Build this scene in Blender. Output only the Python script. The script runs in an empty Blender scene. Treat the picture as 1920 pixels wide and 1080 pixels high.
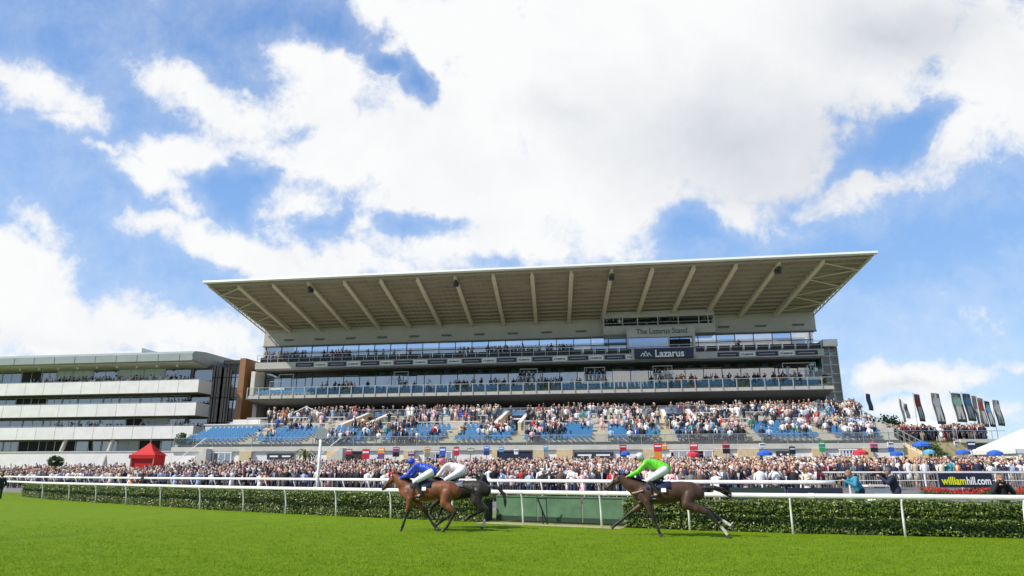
import bpy, bmesh, math, random
import numpy as np
from mathutils import Vector, Matrix
random.seed(7)
C = bpy.context.scene.collection
rad = math.radians

# ------------------------------------------------------------------ camera
FPX = 1280.0
PITCH = math.atan(347 / FPX)
CAM_H = 1.8
cam_d = bpy.data.cameras.new('camera'); cam_d.sensor_width = 36; cam_d.lens = 24
cam_d.clip_end = 6000; cam_d.clip_start = .1
cam = bpy.data.objects.new('camera', cam_d); C.objects.link(cam)
cam.location = (0, 0, CAM_H); cam.rotation_euler = (rad(90) + PITCH, 0, 0)
bpy.context.scene.camera = cam

# ------------------------------------------------------------------ sun + exposure
SUN_EL, SUN_FROM = rad(44), Vector((-.925, -.38))          # the sun stands to the left, a little behind the camera
sd = Vector((SUN_FROM.x * math.cos(SUN_EL), SUN_FROM.y * math.cos(SUN_EL), math.sin(SUN_EL)))
sun_d = bpy.data.lights.new('sun', 'SUN'); sun_d.energy = 4.9; sun_d.angle = rad(.5); sun_d.color = (1, .93, .82)
sun = bpy.data.objects.new('sun', sun_d); C.objects.link(sun)
sun.rotation_euler = (-sd).to_track_quat('-Z', 'Y').to_euler(); sun.location = (-40, -20, 60)
vs = bpy.context.scene.view_settings
vs.view_transform = 'Standard'; vs.look = 'None'; vs.gamma = 1; vs.exposure = 0.12

# ------------------------------------------------------------------ sky: sky texture with procedural cumulus in world directions
world = bpy.data.worlds.new('World'); bpy.context.scene.world = world; world.use_nodes = True
nt = world.node_tree; N = nt.nodes; L = nt.links
for n in list(N): N.remove(n)
def nd(t, **k):
    n = N.new(t)
    for a, b in k.items(): setattr(n, a, b)
    return n
def mth(op, a, b=None, c=None, clamp=False):
    n = nd('ShaderNodeMath', operation=op); n.use_clamp = clamp
    for i, x in enumerate((a, b, c)):
        if x is None: continue
        if isinstance(x, (int, float)): n.inputs[i].default_value = x
        else: L.new(x, n.inputs[i])
    return n.outputs[0]
def ramp(x, a, b, lo=0., hi=1.):
    n = nd('ShaderNodeMapRange', interpolation_type='SMOOTHSTEP')
    L.new(x, n.inputs[0]); n.inputs[1].default_value = a; n.inputs[2].default_value = b
    n.inputs[3].default_value = lo; n.inputs[4].default_value = hi
    return n.outputs[0]
def mixc(f, a, b):
    n = nd('ShaderNodeMix', data_type='RGBA')
    if isinstance(f, float): n.inputs[0].default_value = f
    else: L.new(f, n.inputs[0])
    for i, x in ((6, a), (7, b)):
        if isinstance(x, tuple): n.inputs[i].default_value = (*x, 1)
        else: L.new(x, n.inputs[i])
    return n.outputs[2]
tc = nd('ShaderNodeTexCoord'); DIR = tc.outputs['Generated']
def dot(v):
    n = nd('ShaderNodeVectorMath', operation='DOT_PRODUCT'); L.new(DIR, n.inputs[0]); n.inputs[1].default_value = v
    return n.outputs['Value']
cp, sp = math.cos(PITCH), math.sin(PITCH)
fw = mth('MAXIMUM', mth('ABSOLUTE', dot((0, cp, sp))), .12)
xy = nd('ShaderNodeCombineXYZ')
L.new(mth('DIVIDE', dot((1, 0, 0)), fw), xy.inputs[0]); L.new(mth('DIVIDE', dot((0, -sp, cp)), fw), xy.inputs[1])
GP = xy.outputs[0]
def noise(scale, detail, rough, w=0, vec=None, dist=0.):
    n = nd('ShaderNodeTexNoise', noise_dimensions='4D')
    L.new(vec or GP, n.inputs['Vector']); n.inputs['W'].default_value = w
    n.inputs['Scale'].default_value = scale; n.inputs['Detail'].default_value = detail
    n.inputs['Roughness'].default_value = rough; n.inputs['Distortion'].default_value = dist
    return n
# warp so that the blobs get ragged outlines
wn = noise(4.5, 5, .6, 3.1)
wsub = nd('ShaderNodeVectorMath', operation='SUBTRACT'); L.new(wn.outputs['Color'], wsub.inputs[0]); wsub.inputs[1].default_value = (.5, .5, .5)
wsc = nd('ShaderNodeVectorMath', operation='SCALE'); L.new(wsub.outputs[0], wsc.inputs[0]); wsc.inputs['Scale'].default_value = .17
wad = nd('ShaderNodeVectorMath', operation='ADD'); L.new(GP, wad.inputs[0]); L.new(wsc.outputs[0], wad.inputs[1])
WP = wad.outputs[0]
def blob(u, v, ru, rv, rot, vec):
    m = nd('ShaderNodeMapping', vector_type='TEXTURE')
    L.new(vec, m.inputs['Vector'])
    m.inputs['Location'].default_value = ((u - 960) / FPX, (540 - v) / FPX, 0)
    m.inputs['Rotation'].default_value = (0, 0, rad(rot))
    m.inputs['Scale'].default_value = (ru / FPX, rv / FPX, 1)
    g = nd('ShaderNodeTexGradient', gradient_type='SPHERICAL'); L.new(m.outputs[0], g.inputs[0])
    return g.outputs['Fac']
def field(blobs, vec):
    acc = None
    for (u, v, ru, rv, rot, w) in blobs:
        b = mth('MULTIPLY', blob(u, v, ru, rv, rot, vec), w)
        acc = b if acc is None else mth('MAXIMUM', acc, b)
    return acc
CL = [  # where the clouds stand: centre, half axes, tilt, weight (angles off the view axis, in 1/1280 units)
 (1150, 130, 520, 260, 0, 2.2), (1500, 60, 560, 230, 8, 2.2), (1150, 330, 360, 200, 15, 2.0), (820, 300, 330, 190, -20, 2.0),
 (600, 190, 190, 160, -35, 1.6), (540, 120, 110, 90, -60, 1.5), (1880, 130, 230, 210, 0, 1.7), (1400, 270, 280, 190, 20, 1.8),
 (640, 300, 260, 110, 0, 1.6), (400, 190, 170, 70, -25, 1.5), (360, 270, 190, 60, 5, 1.5), (280, 320, 110, 55, -10, 1.3), (330, 370, 90, 45, -15, 1.0),
 (200, 290, 80, 28, -5, .9), (560, 370, 110, 110, -40, 1.2), (430, 470, 280, 62, -22, 1.6), (300, 415, 120, 45, -10, 1.3), (620, 500, 260, 48, -8, 1.4), (800, 480, 200, 60, 0, 1.1), (950, 440, 260, 110, 0, 1.4),
 (80, 195, 170, 70, -14, 1.2), (20, 170, 80, 60, 0, 1.1), (110, 245, 70, 28, 0, .9), (60, 430, 110, 45, -20, .95), (50, 500, 150, 70, -8, 1.4), (90, 600, 330, 110, -6, 1.8), (330, 640, 240, 70, -8, 1.4), (-20, 560, 200, 100, 0, 1.6), (200, 700, 420, 60, 0, 1.4),
 (700, 20, 150, 60, 35, 1.0), (660, 60, 80, 50, 10, .9), (690, 420, 70, 50, 30, .9), (1150, 450, 200, 80, 0, 1.3), (1400, 400, 120, 80, 0, 1.2),
 (1640, 345, 250, 60, 14, 1.0), (1810, 265, 230, 75, 22, 1.15), (1500, 330, 160, 70, 20, 1.0), (1345, 470, 60, 35, 0, .9), (1730, 700, 230, 50, 3, 1.25), (1620, 690, 120, 45, 0, 1.1), (1910, 668, 90, 26, 4, 1.0), (1660, 770, 190, 40, 5, .75), (1840, 760, 200, 40, 0, .7),
 (900, 60, 300, 110, 0, 1.6), (1040, 480, 160, 60, 0, 1.2)]
HO = [(788, 140, 40, 100, 12, 1.15), (735, 105, 60, 32, -15, 1.1), (1690, 255, 150, 46, 26, 1.25), (1590, 300, 100, 34, 45, .7), (430, 340, 90, 75, 0, 1.2), (470, 325, 60, 40, 0, 1.0), (590, 420, 90, 35, 0, .8), (810, 430, 150, 40, -8, .8), (1330, 440, 110, 60, -20, 1.0), (1680, 470, 360, 70, 12, .9), (660, 200, 60, 20, 0, .3), (560, 50, 200, 60, 0, .9), (560, 250, 60, 26, 0, .55), (930, 500, 120, 22, 0, .5)]
cl = field(CL, WP); ho = field(HO, WP)
n1 = noise(6.0, 10, .68, 1.7, dist=.25).outputs['Fac']; n2 = noise(2.2, 4, .5, 8.3).outputs['Fac']
core = mth('SUBTRACT', mth('MINIMUM', mth('MULTIPLY', cl, .62), .95), mth('MULTIPLY', ho, .75))
n4 = noise(19.0, 8, .68, 4.4, dist=.4).outputs['Fac']
dens = mth('ADD', core, mth('ADD', mth('MULTIPLY', mth('SUBTRACT', n1, .5), 1.75), mth('MULTIPLY', mth('SUBTRACT', n4, .5), 1.05)))
alpha = ramp(dens, -.05, .58)
thin = ramp(dens, -.5, .5, 0., .3)
alpha = mth('MAXIMUM', alpha, thin)
# thick parts turn grey from below, edges stay white
thick = field([(1400, 260, 520, 240, -5, 1.1), (1700, 60, 420, 170, 0, 1.0), (1080, 230, 240, 110, 0, .65), (960, 300, 260, 130, 0, .4), (130, 640, 330, 60, 0, .5), (1690, 715, 170, 25, 0, .7), (700, 520, 200, 20, 0, .2), (560, 480, 230, 22, -20, .35)], WP)
shade = ramp(mth('ADD', thick, mth('MULTIPLY', mth('SUBTRACT', n2, .5), .55)), .05, 1.2)
n3 = noise(9.0, 7, .6, 5.5, vec=WP).outputs['Fac']
shade = mth('ADD', shade, mth('MULTIPLY', mth('SUBTRACT', n3, .46), .75), clamp=True)
cloud_c = mixc(shade, (8.9, 8.95, 9.0), (6.0, 6.3, 6.85))
sky = nd('ShaderNodeTexSky', sky_type='NISHITA'); sky.sun_disc = False
sky.sun_elevation = SUN_EL; sky.sun_rotation = math.atan2(SUN_FROM.x, SUN_FROM.y); sky.air_density = 1.0; sky.dust_density = .6; sky.ozone_density = 1.6
tint = nd('ShaderNodeMix', data_type='RGBA', blend_type='MULTIPLY'); tint.inputs[0].default_value = 1; L.new(sky.outputs[0], tint.inputs[6]); tint.inputs[7].default_value = (1.5, 1.75, 2.1, 1)
sepz = dot((0, 0, 1))
grad = mixc(ramp(sepz, -.05, .34), (5.0, 6.9, 8.8), (2.35, 4.35, 7.9))
grad = mixc(ramp(sepz, .28, .62), grad, (1.5, 3.1, 6.5))
out = mixc(alpha, mixc(.85, tint.outputs[2], grad), cloud_c)
bg = nd('ShaderNodeBackground'); bg.inputs['Strength'].default_value = .1
L.new(out, bg.inputs['Color']); wo = nd('ShaderNodeOutputWorld'); L.new(bg.outputs[0], wo.inputs[0])
world.cycles.sampling_method = 'MANUAL'; world.cycles.sample_map_resolution = 512
# ------------------------------------------------------------------ helpers
def mat(name, col, rough=.7, metal=0., spec=.5, noise_s=0., noise_a=0., bump=0., attr=None, objcol=False, trans=0., col2=None, det=4., sheen=0.):
    m = bpy.data.materials.new(name); m.use_nodes = True
    t = m.node_tree; b = t.nodes['Principled BSDF']
    b.inputs['Roughness'].default_value = rough; b.inputs['Metallic'].default_value = metal
    b.inputs['Specular IOR Level'].default_value = spec
    b.inputs['Base Color'].default_value = (*col, 1)
    src = None
    if attr:
        a = t.nodes.new('ShaderNodeAttribute'); a.attribute_name = attr; src = a.outputs['Color']
    if objcol:
        a = t.nodes.new('ShaderNodeObjectInfo'); src = a.outputs['Color']
    if noise_a or bump:
        tcn = t.nodes.new('ShaderNodeTexCoord'); nz = t.nodes.new('ShaderNodeTexNoise')
        t.links.new(tcn.outputs['Object'], nz.inputs['Vector'])
        nz.inputs['Scale'].default_value = noise_s; nz.inputs['Detail'].default_value = det; nz.inputs['Roughness'].default_value = .6
        if noise_a:
            mr = t.nodes.new('ShaderNodeMapRange'); t.links.new(nz.outputs['Fac'], mr.inputs[0])
            mr.inputs[1].default_value = .3; mr.inputs[2].default_value = .7
            mr.inputs[3].default_value = 1 - noise_a; mr.inputs[4].default_value = 1 + noise_a
            mx = t.nodes.new('ShaderNodeMix'); mx.data_type = 'RGBA'; mx.blend_type = 'MULTIPLY'; mx.inputs[0].default_value = 1
            if col2 is not None:
                c2 = t.nodes.new('ShaderNodeMix'); c2.data_type = 'RGBA'
                mr2 = t.nodes.new('ShaderNodeMapRange'); t.links.new(nz.outputs['Fac'], mr2.inputs[0]); mr2.inputs[1].default_value = .38; mr2.inputs[2].default_value = .62
                t.links.new(mr2.outputs[0], c2.inputs[0]); c2.inputs[6].default_value = (*col, 1); c2.inputs[7].default_value = (*col2, 1); src = c2.outputs[2]
            if src: t.links.new(src, mx.inputs[6])
            else: mx.inputs[6].default_value = (*col, 1)
            t.links.new(mr.outputs[0], mx.inputs[7]); src = mx.outputs[2]
        if bump:
            bp = t.nodes.new('ShaderNodeBump'); bp.inputs['Strength'].default_value = bump; bp.inputs['Distance'].default_value = .03
            t.links.new(nz.outputs['Fac'], bp.inputs['Height']); t.links.new(bp.outputs[0], b.inputs['Normal'])
    if src: t.links.new(src, b.inputs['Base Color'])
    if sheen: b.inputs['Sheen Weight'].default_value = sheen
    if trans:
        tr = t.nodes.new('ShaderNodeBsdfTranslucent'); ms = t.nodes.new('ShaderNodeMixShader'); ms.inputs[0].default_value = trans
        if src: t.links.new(src, tr.inputs[0])
        else: tr.inputs[0].default_value = (*col, 1)
        t.links.new(b.outputs[0], ms.inputs[1]); t.links.new(tr.outputs[0], ms.inputs[2])
        t.links.new(ms.outputs[0], t.nodes['Material Output'].inputs[0])
    return m
def glass_mat(name, tint, clear, rough=.02, refl=1.0):
    """window glass: see-through with a sky reflection"""
    m = bpy.data.materials.new(name); m.use_nodes = True; t = m.node_tree
    for n in list(t.nodes):
        if n.type == 'BSDF_PRINCIPLED': t.nodes.remove(n)
    o = t.nodes['Material Output']
    tr = t.nodes.new('ShaderNodeBsdfTransparent'); tr.inputs[0].default_value = (*tint, 1)
    gl = t.nodes.new('ShaderNodeBsdfGlossy'); gl.inputs['Roughness'].default_value = rough; gl.inputs[0].default_value = (refl, refl, refl, 1)
    fr = t.nodes.new('ShaderNodeFresnel'); fr.inputs[0].default_value = 1.5
    mr = t.nodes.new('ShaderNodeMapRange'); mr.inputs[1].default_value = 0; mr.inputs[2].default_value = 1; mr.inputs[3].default_value = 1 - clear; mr.inputs[4].default_value = 1
    t.links.new(fr.outputs[0], mr.inputs[0])
    ms = t.nodes.new('ShaderNodeMixShader'); t.links.new(mr.outputs[0], ms.inputs[0]); t.links.new(tr.outputs[0], ms.inputs[1]); t.links.new(gl.outputs[0], ms.inputs[2])
    t.links.new(ms.outputs[0], o.inputs[0])
    return m
class MB:
    """collects shapes and links them as ONE mesh object"""
    def __init__(s): s.v = []; s.f = []; s.m = []; s.c = []; s.M = None
    def add(s, vs, fs, mi=0, col=None):
        b = len(s.v)
        if s.M is not None: vs = [tuple(s.M @ Vector(p)) for p in vs]
        s.v += [tuple(p) for p in vs]
        for q in fs: s.f.append([b + i for i in q]); s.m.append(mi); s.c.append(col)
        return s
    def box(s, x0, x1, y0, y1, z0, z1, mi=0, col=None):
        return s.add([(x0, y0, z0), (x1, y0, z0), (x1, y1, z0), (x0, y1, z0), (x0, y0, z1), (x1, y0, z1), (x1, y1, z1), (x0, y1, z1)],
                     [(0, 3, 2, 1), (4, 5, 6, 7), (0, 1, 5, 4), (1, 2, 6, 5), (2, 3, 7, 6), (3, 0, 4, 7)], mi, col)
    def prism(s, poly, a0, a1, axis='x', mi=0, col=None):
        """poly in the other two axes, extruded from a0 to a1 along axis"""
        n = len(poly); k = {'x': lambda p, a: (a, p[0], p[1]), 'y': lambda p, a: (p[0], a, p[1]), 'z': lambda p, a: (p[0], p[1], a)}[axis]
        vs = [k(p, a0) for p in poly] + [k(p, a1) for p in poly]
        fs = [tuple(range(n))[::-1], tuple(range(n, 2 * n))] + [(i, (i + 1) % n, n + (i + 1) % n, n + i) for i in range(n)]
        return s.add(vs, fs, mi, col)
    def bar(s, a, b, w, h=None, mi=0, up=(0, 0, 1), col=None):
        """rectangular bar from a to b"""
        a, b = Vector(a), Vector(b); h = h or w; d = (b - a).normalized(); u = Vector(up)
        if abs(d.dot(u)) > .98: u = Vector((1, 0, 0))
        r = d.cross(u).normalized() * (w / 2); q = r.cross(d).normalized() * (h / 2)
        vs = [p + i * r + j * q for p in (a, b) for i, j in ((-1, -1), (1, -1), (1, 1), (-1, 1))]
        return s.add(vs, [(3, 2, 1, 0), (4, 5, 6, 7), (0, 1, 5, 4), (1, 2, 6, 5), (2, 3, 7, 6), (3, 0, 4, 7)], mi, col)
    def tube(s, pts, rs, n=8, mi=0, caps=True, flat=1., col=None):
        pts = [Vector(p) for p in pts]
        if isinstance(rs, (int, float)): rs = [rs] * len(pts)
        base = len(s.v); vs = []; fs = []
        for i, p in enumerate(pts):
            d = (pts[min(i + 1, len(pts) - 1)] - pts[max(i - 1, 0)]).normalized()
            u = Vector((0, 0, 1)) if abs(d.z) < .9 else Vector((0, 1, 0))
            r = d.cross(u).normalized(); q = r.cross(d).normalized()
            for k in range(n):
                a = 2 * math.pi * k / n; vs.append(p + (r * math.cos(a) + q * math.sin(a) * flat) * rs[i])
        for i in range(len(pts) - 1):
            for k in range(n):
                k2 = (k + 1) % n; fs.append((i * n + k, i * n + k2, (i + 1) * n + k2, (i + 1) * n + k))
        if caps: fs += [tuple(range(n))[::-1], tuple(range((len(pts) - 1) * n, len(pts) * n))]
        return s.add(vs, fs, mi, col)
    def ball(s, c, r, nu=8, nv=6, mi=0, col=None):
        """ellipsoid; r number or 3-tuple"""
        if isinstance(r, (int, float)): r = (r, r, r)
        vs = [(c[0], c[1], c[2] - r[2])]
        for j in range(1, nv):
            th = math.pi * j / nv
            for k in range(nu):
                a = 2 * math.pi * k / nu
                vs.append((c[0] + r[0] * math.sin(th) * math.cos(a), c[1] + r[1] * math.sin(th) * math.sin(a), c[2] - r[2] * math.cos(th)))
        vs.append((c[0], c[1], c[2] + r[2])); fs = []
        for k in range(nu):
            k2 = (k + 1) % nu; fs.append((0, 1 + k2, 1 + k))
            for j in range(nv - 2): a = 1 + j * nu; fs.append((a + k, a + k2, a + nu + k2, a + nu + k))
            a = 1 + (nv - 2) * nu; fs.append((a + k, a + k2, len(vs) - 1))
        return s.add(vs, fs, mi, col)
    def build(s, name, ms, parent=None, smooth=False, bevel=0):
        me = bpy.data.meshes.new(name); me.from_pydata(s.v, [], s.f)
        if not isinstance(ms, (list, tuple)): ms = [ms]
        for m in ms: me.materials.append(m)
        if any(s.m): me.polygons.foreach_set('material_index', s.m)
        if any(c is not None for c in s.c):
            at = me.color_attributes.new('Col', 'FLOAT_COLOR', 'CORNER'); buf = []
            for q, c in zip(s.f, s.c): buf += list((*(c or (.5, .5, .5)), 1)) * len(q)
            at.data.foreach_set('color', buf)
        if smooth: me.polygons.foreach_set('use_smooth', [True] * len(s.f))
        me.update()
        o = bpy.data.objects.new(name, me); C.objects.link(o)
        if parent: o.parent = parent
        if bevel:
            b = o.modifiers.new('bevel', 'BEVEL'); b.width = bevel; b.segments = 2; b.limit_method = 'ANGLE'
        return o
def tag(o, label=None, cat=None, group=None, kind=None):
    for k, v in (('label', label), ('category', cat), ('group', group), ('kind', kind)):
        if v: o[k] = v
    return o
def empty(name, loc=(0, 0, 0), rz=0., label=None, cat=None, group=None):
    o = bpy.data.objects.new(name, None); C.objects.link(o); o.location = loc; o.rotation_euler = (0, 0, rz); o.empty_display_size = .3
    return tag(o, label, cat, group)
def copy_tree(o, parent=None):
    c = o.copy(); C.objects.link(c); c.parent = parent
    for ch in list(o.children): copy_tree(ch, c)
    return c
def text_mesh(body, size, name, material, parent, loc, rot, extrude=.01, bold=0., sx=1., align='CENTER', shear=0.):
    cu = bpy.data.curves.new(name, 'FONT'); cu.body = body; cu.size = size; cu.extrude = extrude; cu.offset = bold; cu.shear = shear
    cu.align_x = align; cu.align_y = 'CENTER'; cu.resolution_u = 3
    tmp = bpy.data.objects.new('tmp', cu); C.objects.link(tmp)
    dg = bpy.context.evaluated_depsgraph_get(); dg.update()
    me = bpy.data.meshes.new_from_object(tmp.evaluated_get(dg)); bpy.data.objects.remove(tmp)
    me.name = name; me.materials.clear(); me.materials.append(material)
    o = bpy.data.objects.new(name, me); C.objects.link(o); o.parent = parent; o.location = loc; o.rotation_euler = rot; o.scale = (sx, 1, 1)
    return o
def baked(o, mods):
    """apply modifiers (list of (type, settings)) and give the object the resulting mesh"""
    for t, kw in mods:
        m = o.modifiers.new(t.lower(), t)
        for k, v in kw.items(): setattr(m, k, v)
    dg = bpy.context.evaluated_depsgraph_get(); dg.update()
    me = bpy.data.meshes.new_from_object(o.evaluated_get(dg)); ms = list(o.data.materials); nm = o.data.name
    o.modifiers.clear(); old = o.data; o.data = me; bpy.data.meshes.remove(old); me.name = nm
    if not me.materials:
        for m in ms: me.materials.append(m)
    return o

# the stand's own frame: x runs along its facade, -y comes out of it, heights in metres
AZ = rad(8.7); P0 = Vector((3.6, 95., 0)); DR = Vector((math.cos(AZ), -math.sin(AZ), 0)); NO = Vector((-math.sin(AZ), -math.cos(AZ), 0))
def W(s, t, z=0.): return P0 + DR * s + NO * t + Vector((0, 0, z))
def toST(x, y):
    p = Vector((x, y, 0)) - P0; return p.dot(DR), p.dot(NO)

M = dict(tower_core=mat('tower_core', (.09, .2, .24), .7, noise_s=.5, noise_a=.3), 
    white=mat('white_paint', (.8, .77, .74), .45, noise_s=.9, noise_a=.07),
    rail_white=mat('rail_plastic', (.82, .8, .77), .35, noise_s=3, noise_a=.1),
    cream=mat('cream_render', (.62, .6, .55), .8, noise_s=.6, noise_a=.06),
    wallgrey=mat('upper_wall_panel', (.46, .43, .42), .75, noise_s=.4, noise_a=.06),
    roofpan=mat('roof_soffit_sheet', (.33, .27, .225), .6, noise_s=.35, noise_a=.22),
    steel=mat('cream_steel', (.74, .64, .5), .5, noise_s=2, noise_a=.06),
    roofedge=mat('roof_edge_metal', (.78, .78, .76), .4),
    concrete=mat('precast_concrete', (.5, .46, .39), .85, noise_s=1.2, noise_a=.14, bump=.2),
    concrete_l=mat('pale_concrete', (.56, .54, .48), .85, noise_s=1.0, noise_a=.1),
    buff=mat('buff_wall', (.62, .49, .29), .85, noise_s=3, noise_a=.12),
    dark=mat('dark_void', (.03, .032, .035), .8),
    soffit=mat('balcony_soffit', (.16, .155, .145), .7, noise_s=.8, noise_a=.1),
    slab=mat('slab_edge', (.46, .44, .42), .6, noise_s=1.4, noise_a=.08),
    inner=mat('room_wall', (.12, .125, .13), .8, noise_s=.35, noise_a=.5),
    navy=mat('navy_board', (.018, .022, .06), .5),
    navy2=mat('navy_banner', (.03, .035, .075), .6),
    seatblue=mat('seat_plastic', (.05, .2, .4), .4, noise_s=2, noise_a=.1),
    metal=mat('galvanised_steel', (.42, .43, .43), .4, metal=.6),
    darkmetal=mat('dark_steel', (.06, .06, .065), .4, metal=.5),
    copper=mat('bronze_cladding', (.3, .145, .065), .5, metal=.25, noise_s=.8, noise_a=.15),
    greymetal=mat('pale_green_metal_roof', (.33, .36, .34), .45, metal=.2, noise_s=.6, noise_a=.08),
    glass=glass_mat('blue_glazing', (.36, .5, .68), .7),
    glass_clear=glass_mat('clear_balustrade_glass', (.95, .97, .98), .975, refl=.45), glass_dim=glass_mat('dim_window_glass', (.3, .36, .37), .8), glass_tower=glass_mat('tower_glass', (.55, .85, .92), .93, refl=.6),
    glass_dark=glass_mat('dark_glazing', (.26, .22, .19), .78),
    curtain=mat('white_curtain', (.6, .65, .7), .8),
    black=mat('black_paint', (.012, .012, .014), .45),
    red=mat('red_canvas', (.62, .02, .018), .7, trans=.15),
    tentwhite=mat('white_canvas', (.8, .8, .79), .7, trans=.15),
    green_board=mat('green_painted_panel', (.075, .16, .085), .6, noise_s=2.2, noise_a=.22),
    straw=mat('dry_trodden_grass', (.34, .33, .14), .9, noise_s=6, noise_a=.3, bump=.4),
    bark=mat('bark', (.12, .085, .05), .9, noise_s=9, noise_a=.3),
    leaf=mat('tree_leaf', (.05, .1, .02), .6, attr='Col', trans=.25),
    yellow=mat('yellow_letter', (.7, .75, .02), .5),
    lettering=mat('white_letter', (.85, .85, .85), .5),
    letter_dark=mat('dark_letter', (.07, .08, .09), .5),
)
# ------------------------------------------------------------------ ground
RAILP = [(-80, 98.), (-60, 78.), (-52, 69.5), (-42, 58.9), (-33.3, 50.3), (-29.3, 46.9), (-26.0, 44.3), (-22.7, 41.7), (-19.4, 39.1), (-15.9, 36.1), (-12.9, 34.0), (-10.3, 32.2),
         (-7.6, 30.5), (-5.0, 29.0), (-2.35, 27.4), (.32, 25.85), (2.98, 24.4), (5.65, 23.05), (8.5, 21.85), (11.4, 20.9), (14.4, 20.1), (17.5, 19.5), (20.7, 19.1), (24, 18.8), (40, 18.5), (80, 18.)]
_rx = np.array([p[0] for p in RAILP]); _ry = np.array([p[1] for p in RAILP])
def rail_y(x): return float(np.interp(x, _rx, _ry))
def rail_n(x):
    d = Vector((2, rail_y(x + 1) - rail_y(x - 1), 0)).normalized(); return Vector((-d.y, d.x, 0))   # away from the track
def rail_off(x, q):
    n = rail_n(x); return Vector((x, rail_y(x), 0)) + n * q
def rail_dist(x, y):
    """metres beyond the running rail (approx.)"""
    n = rail_n(x); return (y - rail_y(x)) * n.y
def sm(a, b, x): t = min(1, max(0, (x - a) / (b - a))); return t * t * (3 - 2 * t)
def R2(x): return float(np.interp(x, [-62, -45, -20], [2.8, 5., 9.]))
#                                # the second rail stands this far beyond the running rail
def front_t(s):
    """how far out the buildings' feet stand at s"""
    return 31. if s > -31.5 else max(8.0, 31. - (-31.5 - s) * 4.)
def ground_z(x, y):
    q = rail_dist(x, y)
    if q < 1.9: return 0.
    s, t = toST(x, y)
    z = .3 * sm(1.9, 6, q)
    if q > R2(x):
        span = max(.5, (t - front_t(s)))        # still to go to the foot of the terrace
        z += max(0, min(1, (q - R2(x)) / (q - R2(x) + span))) * 1.15 + .0
    return z
# the turf of the course: one sheet out to the horizon
def ground_sheet():
    xs = [-2500, -900, -400, -200, -130, -100] + list(np.arange(-84, 84.1, 2.0)) + [100, 130, 200, 400, 900, 2500]
    ys = [-600, -200, -60, -20, 0, 8, 12, 14, 16, 17] + list(np.arange(18, 100, 1.5)) + [110, 130, 200, 400, 900, 3500]
    b = MB(); vs = [(x, y, 0) for y in ys for x in xs]
    n = len(xs); fs = [(j * n + i, j * n + i + 1, (j + 1) * n + i + 1, (j + 1) * n + i) for j in range(len(ys) - 1) for i in range(n - 1)]
    b.add(vs, fs)
    m = bpy.data.materials.new('mown_turf'); m.use_nodes = True; t = m.node_tree; p = t.nodes['Principled BSDF']; p.inputs['Roughness'].default_value = .75
    p.inputs['Specular IOR Level'].default_value = .08
    def nz(scale, det, sx=1, sy=1):
        mp = t.nodes.new('ShaderNodeMapping'); tcn = t.nodes.new('ShaderNodeTexCoord'); t.links.new(tcn.outputs['Object'], mp.inputs[0]); mp.inputs['Scale'].default_value = (sx, sy, 1)
        k = t.nodes.new('ShaderNodeTexNoise'); t.links.new(mp.outputs[0], k.inputs[0]); k.inputs['Scale'].default_value = scale; k.inputs['Detail'].default_value = det; k.inputs['Roughness'].default_value = .65
        return k.outputs['Fac']
    def mr(x, a, b2, lo, hi):
        k = t.nodes.new('ShaderNodeMapRange'); t.links.new(x, k.inputs[0])
        for i, v in enumerate((a, b2, lo, hi)): k.inputs[i + 1].default_value = v
        return k.outputs[0]
    def mx(f, a, b2, bt='MIX'):
        k = t.nodes.new('ShaderNodeMix'); k.data_type = 'RGBA'; k.blend_type = bt
        if isinstance(f, float): k.inputs[0].default_value = f
        else: t.links.new(f, k.inputs[0])
        for i, x in ((6, a), (7, b2)):
            if isinstance(x, tuple): k.inputs[i].default_value = (*x, 1)
            else: t.links.new(x, k.inputs[i])
        return k.outputs[2]
    c = mx(mr(nz(.35, 4), .35, .65, 0, 1), (.155, .25, .004), (.205, .295, .005))
    c = mx(mr(nz(1.6, 6, 1, 2.2), .42, .6, 0, .9), c, (.105, .2, .004))
    c = mx(mr(nz(9, 6, 1, 1.5), .48, .7, 0, .85), c, (.26, .33, .03))
    c = mx(mr(nz(60, 3), .3, .7, 0, .5), c, (.09, .17, .003))
    t.links.new(c, p.inputs['Base Color'])
    bp = t.nodes.new('ShaderNodeBump'); bp.inputs['Strength'].default_value = .7; bp.inputs['Distance'].default_value = .05
    t.links.new(nz(45, 4), bp.inputs['Height']); t.links.new(bp.outputs[0], p.inputs['Normal'])
    return tag(b.build('turf_track', m), kind='structure')
ground_sheet()
# the enclosure behind the hedge: paved apron that climbs to the foot of the stand
def apron():
    xs = np.arange(-72, 62.1, 1.); us = [0, .25, .5, .75, 1.]
    b = MB(); vs = []; rows = 0
    qs = [.2, .3, .42, .55, .7, .85, 1.]
    for x in xs:
        for q in qs:
            q = max(1.9, q * R2(float(x))); p = rail_off(float(x), q); vs.append((p.x, p.y, ground_z(p.x, p.y) + .006))
        p9 = rail_off(float(x), R2(float(x)))
        s, t = toST(p9.x, p9.y)
        e = W(s, min(29.0, front_t(s) - 2.2))
        for k in range(1, 13):
            p = p9.lerp(e, k / 12); vs.append((p.x, p.y, ground_z(p.x, p.y) + .006))
    m_ = len(qs) + 12
    fs = [(i * m_ + j, (i + 1) * m_ + j, (i + 1) * m_ + j + 1, i * m_ + j + 1) for i in range(len(xs) - 1) for j in range(m_ - 1)]
    b.add(vs, fs)
    tag(b.build('viewing_apron', mat('tarmac', (.17, .165, .155), .9, noise_s=3, noise_a=.2)), kind='structure')
apron()
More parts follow.
